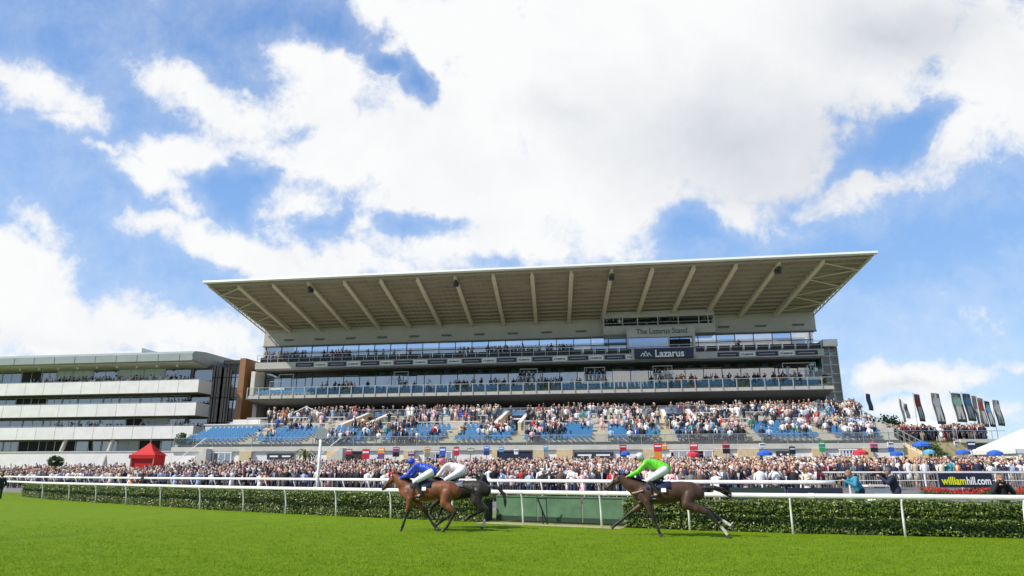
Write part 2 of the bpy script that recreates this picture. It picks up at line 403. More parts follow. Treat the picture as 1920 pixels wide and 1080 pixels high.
# grass verge right behind the hedge
def verge():
    b = MB(); vs = []; xs = np.arange(-50, 62.1, 1.)
    for x in xs:
        for q in (1.85, 3., 4.4): p = rail_off(float(x), q); vs.append((p.x, p.y, ground_z(p.x, p.y) + .014))
    b.add(vs, [(i * 3 + j, (i + 1) * 3 + j, (i + 1) * 3 + j + 1, i * 3 + j + 1) for i in range(len(xs) - 1) for j in range(2)])
    tag(b.build('grass_verge', mat('verge_grass', (.15, .17, .05), .9, noise_s=5, noise_a=.25)), kind='structure')
verge()
# seam left in the turf where the rail stood earlier
def gpt(u, v):
    a = (u - 960) / FPX; b_ = -(v - 540) / FPX; k = -CAM_H / (sp + b_ * cp); return a * k, (cp - b_ * sp) * k
SEAM = []; b = MB(); vs = []
for i, (u, v) in enumerate([(-60, 1019), (0, 1013), (60, 1008), (120, 1003.5), (180, 999), (240, 994), (300, 989), (360, 984), (420, 979), (480, 975)]):
    x, y = gpt(u, v); SEAM.append((x, y)); w = .05 + .02 * math.sin(i * 2.1); vs += [(x, y - w * 2, .006), (x, y + w * 2, .006)]
b.add(vs, [(2 * i, 2 * i + 2, 2 * i + 3, 2 * i + 1) for i in range(9)]); tag(b.build('ground_seam', mat('worn_turf', (.06, .1, .012), .9, noise_s=8, noise_a=.5)), kind='structure')
# tufts that stand up out of the turf near the camera
def tufts():
    rng = np.random.default_rng(3); n = 190000
    u = rng.random(n); yy = 9.3 + 21 * rng.beta(1, 2.0, n); xx = (rng.random(n) * 2 - 1) * (yy * .82 + 1)
    sx, sy = zip(*SEAM); dv = rng.random((150, 3)); dx_ = (dv[:, 0] * 2 - 1) * 16; dy_ = 10.5 + dv[:, 1] * 14; keep = (yy < np.interp(xx, _rx, _ry) - .3) & ((np.abs(yy - np.interp(xx, sx, sy)) > .13) | (xx > -7.5))
    for i in range(150): keep &= ((xx - dx_[i]) ** 2 + ((yy - dy_[i]) * 1.3) ** 2) > (.03 + .1 * dv[i, 2]) ** 2
    xx = xx[keep]; yy = yy[keep]; n = len(xx)
    a = rng.random(n) * 6.283; h = .022 + .03 * rng.random(n) ** 2; w = .004 + .006 * rng.random(n); lean = rng.normal(0, .018, (n, 2))
    v = np.zeros((n, 3, 3)); v[:, 0, 0] = xx - np.cos(a) * w; v[:, 0, 1] = yy - np.sin(a) * w; v[:, 1, 0] = xx + np.cos(a) * w; v[:, 1, 1] = yy + np.sin(a) * w
    v[:, 2, 0] = xx + lean[:, 0]; v[:, 2, 1] = yy + lean[:, 1]; v[:, 2, 2] = h
    me = bpy.data.meshes.new('grass_blades'); me.vertices.add(3 * n); me.vertices.foreach_set('co', v.ravel())
    me.loops.add(3 * n); me.loops.foreach_set('vertex_index', np.arange(3 * n, dtype=np.int32)); me.polygons.add(n); me.polygons.foreach_set('loop_start', np.arange(n, dtype=np.int32) * 3)
    me.update(calc_edges=True)
    at = me.color_attributes.new('Col', 'FLOAT_COLOR', 'POINT'); k = np.clip(rng.random(n) * .75 + .3 * np.sin(xx * 1.7 + 2 * np.sin(yy * .9)) * np.sin(yy * 2.3 + np.sin(xx * 1.1)) + .25 * np.sin(xx * 5.3) * np.sin(yy * 7.1 + xx), 0, 1.1)
    c = np.ones((n, 4)); c[:, 0] = .15 + .13 * k; c[:, 1] = .27 + .12 * k; c[:, 2] = .004 + .02 * k
    at.data.foreach_set('color', np.repeat(c, 3, 0).ravel())
    me.materials.append(mat('grass_blade', (.1, .2, .02), .7, spec=.2, attr='Col', trans=.4))
    o = bpy.data.objects.new('grass_blades', me); C.objects.link(o)
    tag(o, 'short mown green turf blades covering the racetrack in the foreground', 'grass', kind='stuff')
tufts()

# ------------------------------------------------------------------ running rail, second rail
def sweep(b, pts, prof, mi=0):
    """sweep a closed profile [(side, up)] along pts"""
    pts = [Vector(p) for p in pts]; n = len(prof); vs = []
    for i, p in enumerate(pts):
        d = (pts[min(i + 1, len(pts) - 1)] - pts[max(i - 1, 0)]); d.z = 0; d.normalize(); r = Vector((-d.y, d.x, 0))
        for (a, h) in prof: vs.append(p + r * a + Vector((0, 0, h)))
    fs = [(i * n + k, i * n + (k + 1) % n, (i + 1) * n + (k + 1) % n, (i + 1) * n + k) for i in range(len(pts) - 1) for k in range(n)]
    fs += [tuple(range(n))[::-1], tuple(range((len(pts) - 1) * n, len(pts) * n))]
    b.add(vs, fs, mi)
OVAL = [(math.cos(2 * math.pi * k / 10) * .05, math.sin(2 * math.pi * k / 10) * .075) for k in range(10)]
rr = empty('running_rail', (0, 0, 0), 0, 'white plastic running rail on slanting posts along the edge of the turf', 'rail')
b = MB(); xs = np.arange(-70, 50, .8); sweep(b, [(x, rail_y(x), 1.13) for x in xs], OVAL); b.build('rail', M['rail_white'], rr, smooth=True)
for x in np.arange(-50, 30, 5.9):                # joint sleeves between lengths of rail
    b = MB(); p, q = rail_off(float(x), 0), rail_off(float(x) + .16, 0); p.z = q.z = 1.13; sweep(b, [p, q], [(a * 1.14, c * 1.14) for a, c in OVAL]); b.build('rail_joint', M['rail_white'], rr, smooth=False)
post_x = [-66, -59, -52, -42.5, -33.3, -29.3, -26.0, -22.7, -19.4, -15.9, -12.9, -10.3, -7.6, -5.0, -2.35, .32, 2.98, 5.65, 8.5, 11.4, 14.4, 17.5, 20.7, 24]
for x in post_x:
    b = MB(); n = rail_n(x); p = Vector((x, rail_y(x), 0))
    b.tube([p + n * .16 + Vector((0, 0, -.05)), p + n * .14 + Vector((0, 0, .5)), p + n * .07 + Vector((0, 0, .95)), p + Vector((0, 0, 1.07))], [.036, .034, .03, .03], 8)
    b.build('post', M['rail_white'], rr, smooth=True)
# second rail: higher, in runs with gaps
sr = empty('barrier_rail', (0, 0, 0), 0, 'white second rail in front of the crowd behind the hedge', 'rail')
for (xa, xb) in ((-62, 11.2),):
    b = MB(); pts = [rail_off(float(x), R2(float(x))) + Vector((0, 0, 1.42)) for x in np.arange(xa, xb, .8)]
    sweep(b, pts, [(x, z * 1.12) for x, z in OVAL]); b.build('rail', M['rail_white'], sr, smooth=True)
    for x in np.arange(xa, xb, 2.1):
        b = MB(); p = rail_off(float(x), R2(float(x))); z = ground_z(p.x, p.y); n = rail_n(float(x))
        b.tube([p + n * .25 + Vector((0, 0, z - .03)), p + n * .18 + Vector((0, 0, .95)), p + Vector((0, 0, 1.36))], .034, 6); b.build('post', M['rail_white'], sr, smooth=True)

# ------------------------------------------------------------------ hedges
def hedge(xa, xb, label, seed, front=.55, back=1.75, H=.97, dens=1250):
    rng = np.random.default_rng(seed)
    root = empty('laurel_hedge', tuple(rail_off(xa, 1.1)), 0, label, 'hedge', 'clipped hedges behind the running rail')
    off = -Vector(root.location)
    xs = np.arange(xa, xb + .01, .5); prof = [(front + .12, 0), (front + .1, H - .12), (front + .2, H - .08), (back - .2, H - .08), (back - .1, H - .15), (back - .1, 0)]
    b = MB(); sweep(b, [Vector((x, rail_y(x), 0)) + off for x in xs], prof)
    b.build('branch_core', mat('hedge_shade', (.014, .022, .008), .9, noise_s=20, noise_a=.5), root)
    # leaves: glossy pointed quads on the front, the top and the ends
    ln = sum((Vector((xs[i + 1], rail_y(xs[i + 1]))) - Vector((xs[i], rail_y(xs[i])))).length for i in range(len(xs) - 1))
    n = int(ln * dens * (H + .5)); t = rng.random(n) * (xb - xa) + xa
    top = rng.random(n) < .32; z = np.where(top, H - .05 + rng.normal(0, .03, n), rng.random(n) ** .85 * H); q = np.where(top, front + rng.random(n) * (back - front), front + .04 + rng.normal(0, .04, n) + .04 * np.sin(t * 3.1) * np.sin(t * 1.3 + z * 3))
    z = z + .022 * np.sin(t * 1.7) + .015 * np.sin(t * 5.1) + .02 * np.sin(t * .7) + np.where(top & (rng.random(n) < .06), rng.random(n) * .09, 0)
    # a hollow band half way up, as hedges get when two growths meet
    band = (~top) & (np.abs(z - .56) < .07); q = np.where(band, q + .06, q)
    y = np.interp(t, _rx, _ry); dy = (np.interp(t + 1, _rx, _ry) - np.interp(t - 1, _rx, _ry)) / 2
    nl = np.sqrt(1 + dy ** 2); nx = -dy / nl; ny = 1 / nl
    px = t + nx * q + off.x; py = y + ny * q + off.y
    nrm = rng.normal(0, .55, (n, 3)); nrm[:, 0] += np.where(top, 0, -nx) * 1.0; nrm[:, 1] += np.where(top, 0, -ny) * 1.0; nrm[:, 2] += np.where(top, 1.0, .55)
    nrm /= np.linalg.norm(nrm, axis=1)[:, None]
    a = rng.normal(0, 1, (n, 3)); a[:, 2] += .3; d = np.cross(nrm, a); d /= np.linalg.norm(d, axis=1)[:, None]; e = np.cross(nrm, d)
    sz = (.035 + .03 * rng.random(n))[:, None]; wd = sz * .42; P = np.stack([px, py, z], 1)
    v = np.stack([P - d * sz, P + e * wd, P + d * sz, P - e * wd], 1)
    me = bpy.data.meshes.new('leaves'); me.vertices.add(4 * n); me.vertices.foreach_set('co', v.ravel())
    me.loops.add(4 * n); me.loops.foreach_set('vertex_index', np.arange(4 * n, dtype=np.int32)); me.polygons.add(n); me.polygons.foreach_set('loop_start', np.arange(n, dtype=np.int32) * 4)
    me.update(calc_edges=True)
    at = me.color_attributes.new('Col', 'FLOAT_COLOR', 'POINT'); k = rng.random(n) ** 2.2; c = np.ones((n, 4)); c[:, 0] = .035 + .2 * k; c[:, 1] = .07 + .24 * k; c[:, 2] = .008 + .03 * k
    at.data.foreach_set('color', np.repeat(c, 4, 0).ravel())
    me.materials.append(HL); o = bpy.data.objects.new('leaves', me); C.objects.link(o); o.parent = root
HL = mat('laurel_leaf', (.05, .1, .02), .4, spec=.5, attr='Col', trans=.2)
hedge(-39.6, -1.35, 'long clipped laurel hedge behind the running rail, left of the green panels', 11)
hedge(3.55, 24, 'clipped laurel hedge behind the running rail, right of the green panels', 12)

# ------------------------------------------------------------------ green panels that close the gap in the hedge
gp = empty('panel_fence', (0, 0, 0), 0, 'green painted solid panels filling the gap between the two hedges', 'fence')
for (xa, xb) in ((-1.2, .35), (.4, 1.95), (2.0, 3.5)):
    b = MB(); A_ = rail_off(xa, 1.2); B_ = rail_off(xb, 1.2)
    b.bar(A_ + Vector((0, 0, .5)), B_ + Vector((0, 0, .5)), .04, .84); b.build('panel', M['green_board'], gp)
    b = MB(); b.bar(A_ + Vector((0, -.03, .15)), B_ + Vector((0, -.03, .15)), .05, .16); b.build('kick_board', mat('dark_green_board', (.015, .035, .022), .6), gp)
    b = MB(); b.bar(A_ + Vector((0, -.01, .95)), B_ + Vector((0, -.01, .95)), .09, .05); b.build('top_rail', M['green_board'], gp)
pf = empty('folding_trestle', tuple(rail_off(.85, .62)), 0, 'dark folding trestle leaning against the green panels', 'trestle')
b = MB(); b.bar((-.22, 0, .93), (.14, 0, 0), .05, .05); b.bar((.1, .05, .9), (.14, .1, 0), .03, .03); b.bar((-.06, .05, .55), (-.02, .05, 0), .04, .04)
b.build('frame', M['black'], pf)
b = MB(); b.bar((-.25, .03, .9), (.12, .03, .9), .03, .03); b.build('crossbar', M['black'], pf)
b = MB(); vs = []
for x in np.arange(-1.4, 3.7, .5):
    for q in (-.1, .25, .6, 1.15): p = rail_off(float(x), q); vs.append((p.x, p.y, .008))
nx_ = len(vs) // 4
b.add(vs, [(i * 4 + j, (i + 1) * 4 + j, (i + 1) * 4 + j + 1, i * 4 + j + 1) for i in range(nx_ - 1) for j in range(3)]); tag(b.build('path', M['straw']), kind='structure')

# ------------------------------------------------------------------ the grandstand
GS = empty('grandstand', tuple(P0), -AZ, 'tall racecourse grandstand with a huge cantilevered roof on cream beams', 'grandstand')
class SB(MB):
    """boxes in the stand's frame: s along, t outwards, z up"""
    def b(s, s0, s1, t0, t1, z0, z1, mi=0): return s.box(s0, s1, -t1, -t0, z0, z1, mi)
    def p(s, poly, s0, s1, mi=0): return s.prism([(-t, z) for t, z in poly], s0, s1, 'x', mi)
    def br(s, a, c, w, h=None, mi=0): return s.bar((a[0], -a[1], a[2]), (c[0], -c[1], c[2]), w, h, mi)
S0, S1 = -41.4, 37.4
def splay(b):
    """the roof is a little wider at its front edge than at the wall"""
    out = []
    for x, y, z in b.v:
        k = (x + 42.1) / 82.6; t = min(1.05, max(-.03, -y / 15.3)); out.append(((-41.4 + 78.8 * k) * (1 - t) + (-42.1 + 82.6 * k) * t, y, z))
    b.v = out; return b
def soffit(t): return 22.75 + 3.1 * t / 15.3
# roof: thin wing with purlins underneath, white lip, beams, end trusses
b = SB(); RS0, RS1 = -42.1, 40.5
b.p([(-.4, soffit(-.4)), (15.3, soffit(15.3)), (15.3, soffit(15.3) + .12), (-.4, soffit(-.4) + .45)], RS0, RS1)
roof = splay(b).build('roof', M['roofpan'], GS)
b = SB()
for k in range(13):
    t = .7 + k * 1.16; b.b(RS0 + .2, RS1 - .2, t - .07, t + .07, soffit(t) - .2, soffit(t) + .01)
for k in range(int((RS1 - RS0) / .8)):
    s = RS0 + .4 + k * .8; b.br((s, .1, soffit(.1) - .02), (s, 15.2, soffit(15.2) - .02), .05, .05)
splay(b).build('purlins', mat('purlin_steel', (.4, .34, .28), .55), roof)
b = SB(); b.p([(15.2, soffit(15.3) - .1), (15.55, soffit(15.3) + .02), (15.5, soffit(15.3) + .26), (15.1, soffit(15.3) + .3)], RS0 - .1, RS1 + .1)
b.p([(-.4, soffit(-.4) + .4), (15.2, soffit(15.3) + .14), (15.2, soffit(15.3) + .28), (-.4, soffit(-.4) + .56)], RS0 - .12, RS0 + .25); b.p([(-.4, soffit(-.4) + .4), (15.2, soffit(15.3) + .14), (15.2, soffit(15.3) + .28), (-.4, soffit(-.4) + .56)], RS1 - .25, RS1 + .12)
splay(b).build('roof_lip', M['roofedge'], roof)
def beam(s, end=False):
    b = SB(); w = .17
    b.p([(.05, soffit(0) - .62), (14.2, soffit(14.2) - .34), (14.5, soffit(14.5) - .22), (14.5, soffit(14.5) + .0), (.05, soffit(0) + .0)], s - w, s + w)
    b.p([(.05, soffit(0) - .70), (14.3, soffit(14.3) - .42), (14.3, soffit(14.3) - .34), (.05, soffit(0) - .62)], s - w - .09, s + w + .09)
    b.tube([(s, -14.55, soffit(14.5) - .3), (s, -14.55, soffit(14.5) - .04)], .14, 8)
    return splay(b).build('beam', M['steel'], roof)
for i in range(16): beam(-37.75 + 4.86 * i)
for s, sg in ((RS0 + .35, 1), (RS1 - .35, -1)):          # raking end trusses with a zigzag
    b = SB(); n = 14
    for k in range(n):
        t0, t1 = .2 + k * 1.05, .2 + (k + 1) * 1.05; tm = (t0 + t1) / 2
        b.br((s, t0, soffit(t0) - .08), (s, t1, soffit(t1) - .08), .1, .12); b.br((s, t0, soffit(t0) - .72 + .03 * k), (s, t1, soffit(t1) - .72 + .03 * (k + 1)), .12, .12)
        b.br((s, t0, soffit(t0) - .7 + .03 * k), (s, tm, soffit(tm) - .1), .07); b.br((s, tm, soffit(tm) - .1), (s, t1, soffit(t1) - .7 + .03 * (k + 1)), .07)
    s2 = -37.6 if sg > 0 else -37.75 + 4.86 * 15
    for (ta, tb) in ((1, 3.4), (5.6, 3.4), (5.6, 8), (10.2, 8), (10.2, 12.4), (14.2, 12.2)): b.br((s2, ta, soffit(ta) - .3), (s, tb, soffit(tb) - .4), .09)
    splay(b).build('end_truss', M['steel'], roof)
for i in (2, 6, 10, 14):                       # speakers hung under four beams
    s = -37.75 + 4.86 * i; f = SB(); f.ball((s + .05, -14.2, soffit(14.2) - .78), (.26, .26, .3), 10, 6); f.b(s - .3, s + .35, 13.5, 13.9, soffit(14) - 1.15, soffit(14) - .65); f.br((s, 14, soffit(14) - .3), (s, 14, soffit(14) - .9), .07)
    splay(f).build('loudspeaker', M['darkmetal'], GS)
# upper wall with small louvred vents
b = SB(); b.p([(-1.5, 20.15), (0, 20.15), (0, soffit(0) - .02), (-1.5, soffit(-1.5) - .02)], S0, S1)
uw = b.build('upper_wall', M['wallgrey'], GS)
for i in range(17):
    s = -37.4 + 4.84 * i
    if 8 < s < 25 or s > 36: continue
    b = SB(); b.b(s - .8, s + .8, .0, .12, 21.0, 21.12); b.b(s - .7, s + .7, .0, .05, 20.85, 21.0); b.build('vent', M['soffit'], uw)
b = SB(); b.b(S0, S1, -.0, .25, 20.0, 20.15); b.build('cornice', M['soffit'], GS)
# core body behind the glass: floors and back walls seen through it
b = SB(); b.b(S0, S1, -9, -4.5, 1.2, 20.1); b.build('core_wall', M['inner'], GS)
for q0, q1 in ((S0 - .02, S0 + .4), (S1 - .4, S1 + .02)): b = SB(); b.b(q0, q1, -9, -.1 if q0 < 0 else -2.0, 1.2, 22.3); b.build('end_wall', M['cream'], GS)
for z0, z1 in ((17.0, 17.3), (11.9, 12.5), (8.0, 8.5)):
    b = SB(); b.b(S0 + .4, S1 - .4, -4.5, -.15, z0, z1); b.build('floor_slab', M['soffit'], GS)
def glazing(z0, z1, s0, s1, t, pitch, name='window_band', rows=1, m='glass'):
    b = SB(); rg = random.Random(int(z0 * 10)); s = s0
    while s < s1 - .2:
        for r in range(rows):
            za, zb = z0 + (z1 - z0) * r / rows, z0 + (z1 - z0) * (r + 1) / rows; e = min(s1, s + pitch); tx, tz = rg.gauss(0, .022), rg.gauss(0, .02)
            b.add([(s, -t + tx, za), (e, -t - tx, za), (e, -t - tx + tz, zb), (s, -t + tx + tz, zb)], [(0, 1, 2, 3)])
        s += pitch
    g = b.build(name, M[m], GS)
    f = SB(); k = 0; s = s0
    while s <= s1 + .01: f.b(s - .05, s + .05, t - .08, t + .06, z0, z1); s += pitch
    for r in range(rows + 1): z = z0 + (z1 - z0) * r / rows; f.b(s0, s1, t - .06, t + .05, z - .06, z + .05)
    f.build('mullions', M['darkmetal'], g); return g
glazing(17.9, 20.0, S0 + .5, S1 - .5, -.02, 2.42, rows=2)
glazing(12.6, 16.05, S0 + .9, S1 - .5, -.02, 2.42, rows=1)
b = SB(); b.b(S0 + .9, S1 - .5, 0.08, .12, 15.3, 15.42); b.build('transom', M['darkmetal'], GS)
glazing(8.9, 11.3, S0 + 4.4, S1 - .5, -.02, 2.42, rows=1)
# curtains gathered beside the suite windows
for i in range(17):
    s = -36.4 + 4.84 * i
    if not(-24 < s < 34): continue
    for d in (-.9, .9):
        b = SB(); b.prism([(s + d - .42, 15.95), (s + d + .42, 15.95), (s + d + .2 - .1 * d, 14.2), (s + d + .3, 12.7), (s + d - .3, 12.7), (s + d - .2 - .1 * d, 14.2)], .25, .35, 'y'); b.build('curtain', M['curtain'], GS)
# --- top balcony, its fascia and advertising boards
b = SB(); b.p([(-.1, 16.2), (3.4, 15.95), (4.0, 16.12), (4.0, 17.0), (3.8, 17.05), (-.1, 17.05)], -40.2, 36.9); tb = b.build('balcony', M['slab'], GS)
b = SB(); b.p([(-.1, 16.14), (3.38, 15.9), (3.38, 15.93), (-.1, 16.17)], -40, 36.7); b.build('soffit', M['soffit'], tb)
f = SB(); s = -40.1
while s < 36.9: f.br((s, 3.8, 17.03), (s, 3.75, 18.1), .06); s += 1.6
f.b(-40.1, 36.8, 3.72, 3.78, 18.05, 18.12); f.b(-40.1, 36.8, 3.72, 3.76, 17.55, 17.6); f.build('railing', M['metal'], tb)
s = -39.8
while s < 36.5:
    if not(13 < s < 20.5): b = SB(); b.b(s, s + 1.45, 3.3, 3.4, 17.1, 17.85); b.build('wind_screen', M['black'], tb)
    s += 1.6
k = 0; s = -34.0
while s < 35.5:
    if not(10.2 < s < 21.0):
        b = SB(); b.b(s, s + 2.65, 4.0, 4.06, 16.28, 16.84); x = b.build('advert_board', M['navy2'], GS)
        b = SB(); b.b(s + .3, s + 2.3, 4.06, 4.075, 16.5, 16.58); b.build('lettering', M['slab'], x)
        if s + 4.6 < 36:
            b = SB(); b.b(s + 2.8, s + 4.65, 4.0, 4.06, 16.26, 16.86); x = b.build('advert_board', M['white'], GS)
            tx = text_mesh('Lazarus', .42, 'lettering', M['letter_dark'], x, (s + 3.8, -4.08, 16.55), (rad(90), 0, 0), .01, .012)
            b = SB(); b.prism([(s + 2.9, 16.42), (s + 3.04, 16.42), (s + 3.12, 16.68), (s + 2.98, 16.6)], -4.08, -4.06, 'y'); b.build('emblem', M['letter_dark'], x)
    s += 4.82
# --- middle balcony with seats
b = SB(); b.p([(0, 10.9), (6.5, 10.95), (9.0, 11.35), (9.0, 11.75), (8.6, 11.8), (0, 12.4)], -38.2, 36.1); mb = b.build('balcony', M['slab'], GS)
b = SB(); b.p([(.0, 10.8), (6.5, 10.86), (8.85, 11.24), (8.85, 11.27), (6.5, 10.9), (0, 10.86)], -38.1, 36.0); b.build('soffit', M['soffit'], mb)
b = SB(); b.p([(8.7, 11.78), (8.74, 11.78), (8.82, 12.75), (8.78, 12.75)], -38.1, 36.0); b.build('balustrade_glass', M['glass_clear'], mb)
f = SB(); s = -38.1
while s < 36.1: f.br((s, 9.05, 11.3), (s, 9.02, 12.85), .07, .12); s += 1.62
f.b(-38.1, 36.0, 8.98, 9.04, 12.75, 12.82); f.build('balustrade_posts', M['metal'], mb)
for j in range(3): b = SB(); b.b(-38, 35.9, 1.5, 7.2 - j * 2, 11.8 + .33 * j, 12.12 + .33 * j); b.build('step', M['concrete_l'], mb)
# --- viewing pods hung on the suite front
def u2s(u, t, v=700):
    """the stand's s for a direction (photo measure)"""
    a = (u - 960) / FPX; b_ = -(v - 540) / FPX; d = Vector((a, cp - b_ * sp, 0)); k = (t + P0.dot(NO)) / d.dot(NO); p = d * k - P0; return p.dot(DR)
for (ua, ub) in ((508, 536), (728, 756), (970, 1004), (1094, 1134), (1226, 1264), (1477, 1542)):
    s0, s1 = u2s(ua, 4.5), u2s(ub, 4.5); b = SB(); b.b(s0, s1, 2.0, 4.6, 13.05, 13.3); x = b.build('viewing_pod', M['white'], GS)
    b = SB(); b.b(s0 + .05, s1 - .05, 4.5, 4.54, 13.3, 14.2); b.build('glass_front', M['glass_clear'], x)
    f = SB(); f.b(s0, s1, 4.48, 4.56, 14.2, 14.26); [f.b(q, q + .05, 4.48, 4.56, 13.3, 14.2) for q in (s0, (s0 + s1) / 2, s1 - .05)]; f.build('pod_rail', M['metal'], x); f = SB(); f.b(s0, s0 + .08, 2, 2.1, 13.3, 15.6); f.b(s1 - .08, s1, 2, 2.1, 13.3, 15.6); f.b(s0, s1, 2, 2.08, 15.5, 15.6); f.build('pod_frame', M['metal'], x)
# --- commentary box
cb = SB(); cb.b(9.3, 24.1, 0.02, 2.2, 19.9, 21.15); CBX = cb.build('commentary_box', M['slab'], GS)
b = SB(); b.p([(.02, 22.3), (2.2, 22.3), (2.2, soffit(2.2) - .1), (.02, soffit(0) - .1)], 9.3, 24.1); b.build('upper_panel', M['wallgrey'], CBX)
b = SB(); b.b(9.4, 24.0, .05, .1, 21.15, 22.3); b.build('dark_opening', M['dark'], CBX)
f = SB()
for s in (9.35, 11.9, 13.9, 16.6, 19.3, 22.0, 23.2, 24.0): f.b(s, s + .1, 2.05, 2.15, 21.15, 22.3)
f.b(9.3, 24.1, 2.0, 2.2, 22.24, 22.34); f.b(9.3, 24.1, 2.1, 2.16, 21.5, 21.55); f.build('opening_frame', M['metal'], CBX)
b = SB(); b.b(12.4, 21.3, 2.2, 3.4, 19.25, 20.6); b.build('name_fascia', M['slab'], CBX)
text_mesh('The Lazarus Stand', 1.05, 'lettering', M['letter_dark'], CBX, (17.0, -3.43, 20.0), (rad(90), 0, 0), .02, .008, sx=.86)
b = SB(); b.b(9.3, 12.4, 2.2, 2.6, 19.35, 19.9); b.build('lower_fascia', M['soffit'], CBX)
b = SB(); b.b(12.6, 17.8, 3.1, 3.14, 17.75, 19.2); b.build('window', M['glass'], CBX)
b = SB(); b.b(18.0, 20.8, 1.5, 1.6, 17.75, 19.2); b.build('dark_recess', M['dark'], CBX)
f = SB(); f.b(12.4, 12.6, 3.0, 3.3, 17.6, 19.25); f.b(17.8, 17.95, 3.0, 3.3, 17.6, 19.25); f.b(20.85, 21.15, 2.6, 4.2, 16.2, 19.25); f.b(12.9, 13.25, 4.0, 4.3, 16.1, 17.6); f.b(12.4, 21.1, 3.2, 4.5, 17.56, 17.66); f.build('frame', M['slab'], CBX)
b = SB(); b.b(13.3, 20.75, 4.1, 4.5, 16.2, 17.55); sg = b.build('name_board', M['navy'], CBX)
text_mesh('Lazarus', 1.3, 'lettering', M['lettering'], sg, (17.75, -4.53, 16.8), (rad(90), 0, 0), .02, .03, sx=.95)
b = SB()
for (x0, hh) in ((14.0, .5), (14.35, .72), (14.75, .5)):      # three overlapping peaks
    b.prism([(x0, 16.52), (x0 + .12, 16.52), (x0 + .36, 16.52 + hh - .16), (x0 + .62, 16.52), (x0 + .74, 16.52), (x0 + .36, 16.52 + hh)], -4.53, -4.5, 'y')
b.build('emblem', M['lettering'], sg)
# --- right end: glazed stair tower with a white cabin on top
b = SB(); b.b(36.9, 38.9, -1.5, 2.6, 8.2, 17.4); x = b.build('stair_tower', M['glass_tower'], GS)
f = SB()
for z in np.arange(8.2, 17.5, 1.15): f.b(36.85, 38.95, -1.55, 2.65, z, z + .07)
for s in (36.85, 37.85, 38.85): f.b(s, s + .08, 2.6, 2.68, 8.2, 17.4)
for t in (-1.5, 0.5, 2.5): f.b(38.88, 38.96, t, t + .08, 8.2, 17.4)
f.build('frame', M['metal'], x)
b = SB(); b.b(37.0, 38.5, -1.4, .8, 8.2, 17.0); b.build('core', M['tower_core'], x)
b = SB(); b.b(37.0, 38.8, 1.2, 3.6, 17.4, 18.3); b.build('cabin', M['white'], x, bevel=.06)
# --- left flank under the balconies
b = SB(); b.b(-41.2, -40.6, .2, 3.0, 12.5, 15.95); b.build('flank_wall', M['cream'], GS)
b = SB(); b.b(-38.0, -37.4, 0, 7.5, 8.4, 10.9); b.build('flank_wall', M['inner'], GS)
# --- lower terraces: three openings in the upper tier, aisles in the seated tier
VOM = [(-19.0, -16.2), (-2.0, .6), (15.8, 18.6)]
def tier(s0, s1, t0, z0, n, tread, rise, base, name, m, kerb=True):
    b = SB(); poly = [(t0, base)]
    t, z = t0, z0
    poly.append((t, z))
    for k in range(n):
        t += tread; poly.append((t, z)); z -= rise; poly.append((t, z))
    poly += [(t + .02, z), (t + .02, base)]
    b.p(poly, s0, s1); return b.build(name, m, GS)
edges = [-33.0] + [e for v in VOM for e in v] + [36.5]
for a_, c_ in zip(edges[0::2], edges[1::2]): tier(a_, c_, 12.6, 8.05, 9, 1.08, .2, 3.0, 'standing_terrace', M['concrete'])
b = SB(); b.b(-38, 37.0, 0, 12.6, 7.6, 8.05); b.build('concourse_floor', M['concrete_l'], GS)
b = SB(); b.b(-33, 36.5, 12.55, 12.62, 8.05, 8.45); b.b(-33, 36.5, 12.5, 12.66, 8.45, 8.5); b.build('concourse_kerb', M['concrete_l'], GS)
b = SB(); b.p([(12.5, 8.5), (12.54, 8.5), (12.54, 9.3), (12.5, 9.3)], -33, 36.4); g = b.build('balustrade_glass', M['glass_clear'], GS)
f = SB(); s = -33
while s < 36.5: f.b(s, s + .05, 12.48, 12.56, 8.5, 9.34); s += 1.9
f.b(-33, 36.4, 12.46, 12.58, 9.3, 9.35); f.build('balustrade_posts', M['metal'], g)
AIS = [-26.2, -19.6, -13.0, -5.6, 1.2, 9.0, 15.2, 22.6, 29.0]
b = SB(); b.b(-36, 36.5, 22.3, 24.0, 3.0, 5.95); b.build('cross_aisle', M['concrete_l'], GS)
tier(-33.5, 34.8, 23.95, 5.95, 7, .84, .23, 3.2, 'seating_terrace', M['concrete'])
for a_ in AIS:
    b = SB(); t, z = 24.0, 5.97
    for k in range(14): b.b(a_ - .55, a_ + .55, t, t + .43, z - .7, z); t += .42; z -= .115
    b.build('aisle_steps', mat('aisle_step_yellow', (.5, .46, .3), .8) if a_ == AIS[0] else bpy.data.materials['aisle_step_yellow'], GS)
b = SB(); b.b(-33.5, 34.8, 29.86, 30.3, 3.85, 4.3); b.build('parapet', M['concrete_l'], GS)
b = SB(); b.b(-33.4, 34.7, 30.1, 30.14, 4.3, 5.15); g = b.build('front_balustrade_glass', M['glass_clear'], GS)
f = SB(); s = -33.4
while s < 34.8: f.b(s, s + .05, 30.08, 30.16, 4.3, 5.2); s += 2.1
f.b(-33.4, 34.7, 30.06, 30.18, 5.15, 5.2); f.build('balustrade_posts', M['metal'], g)
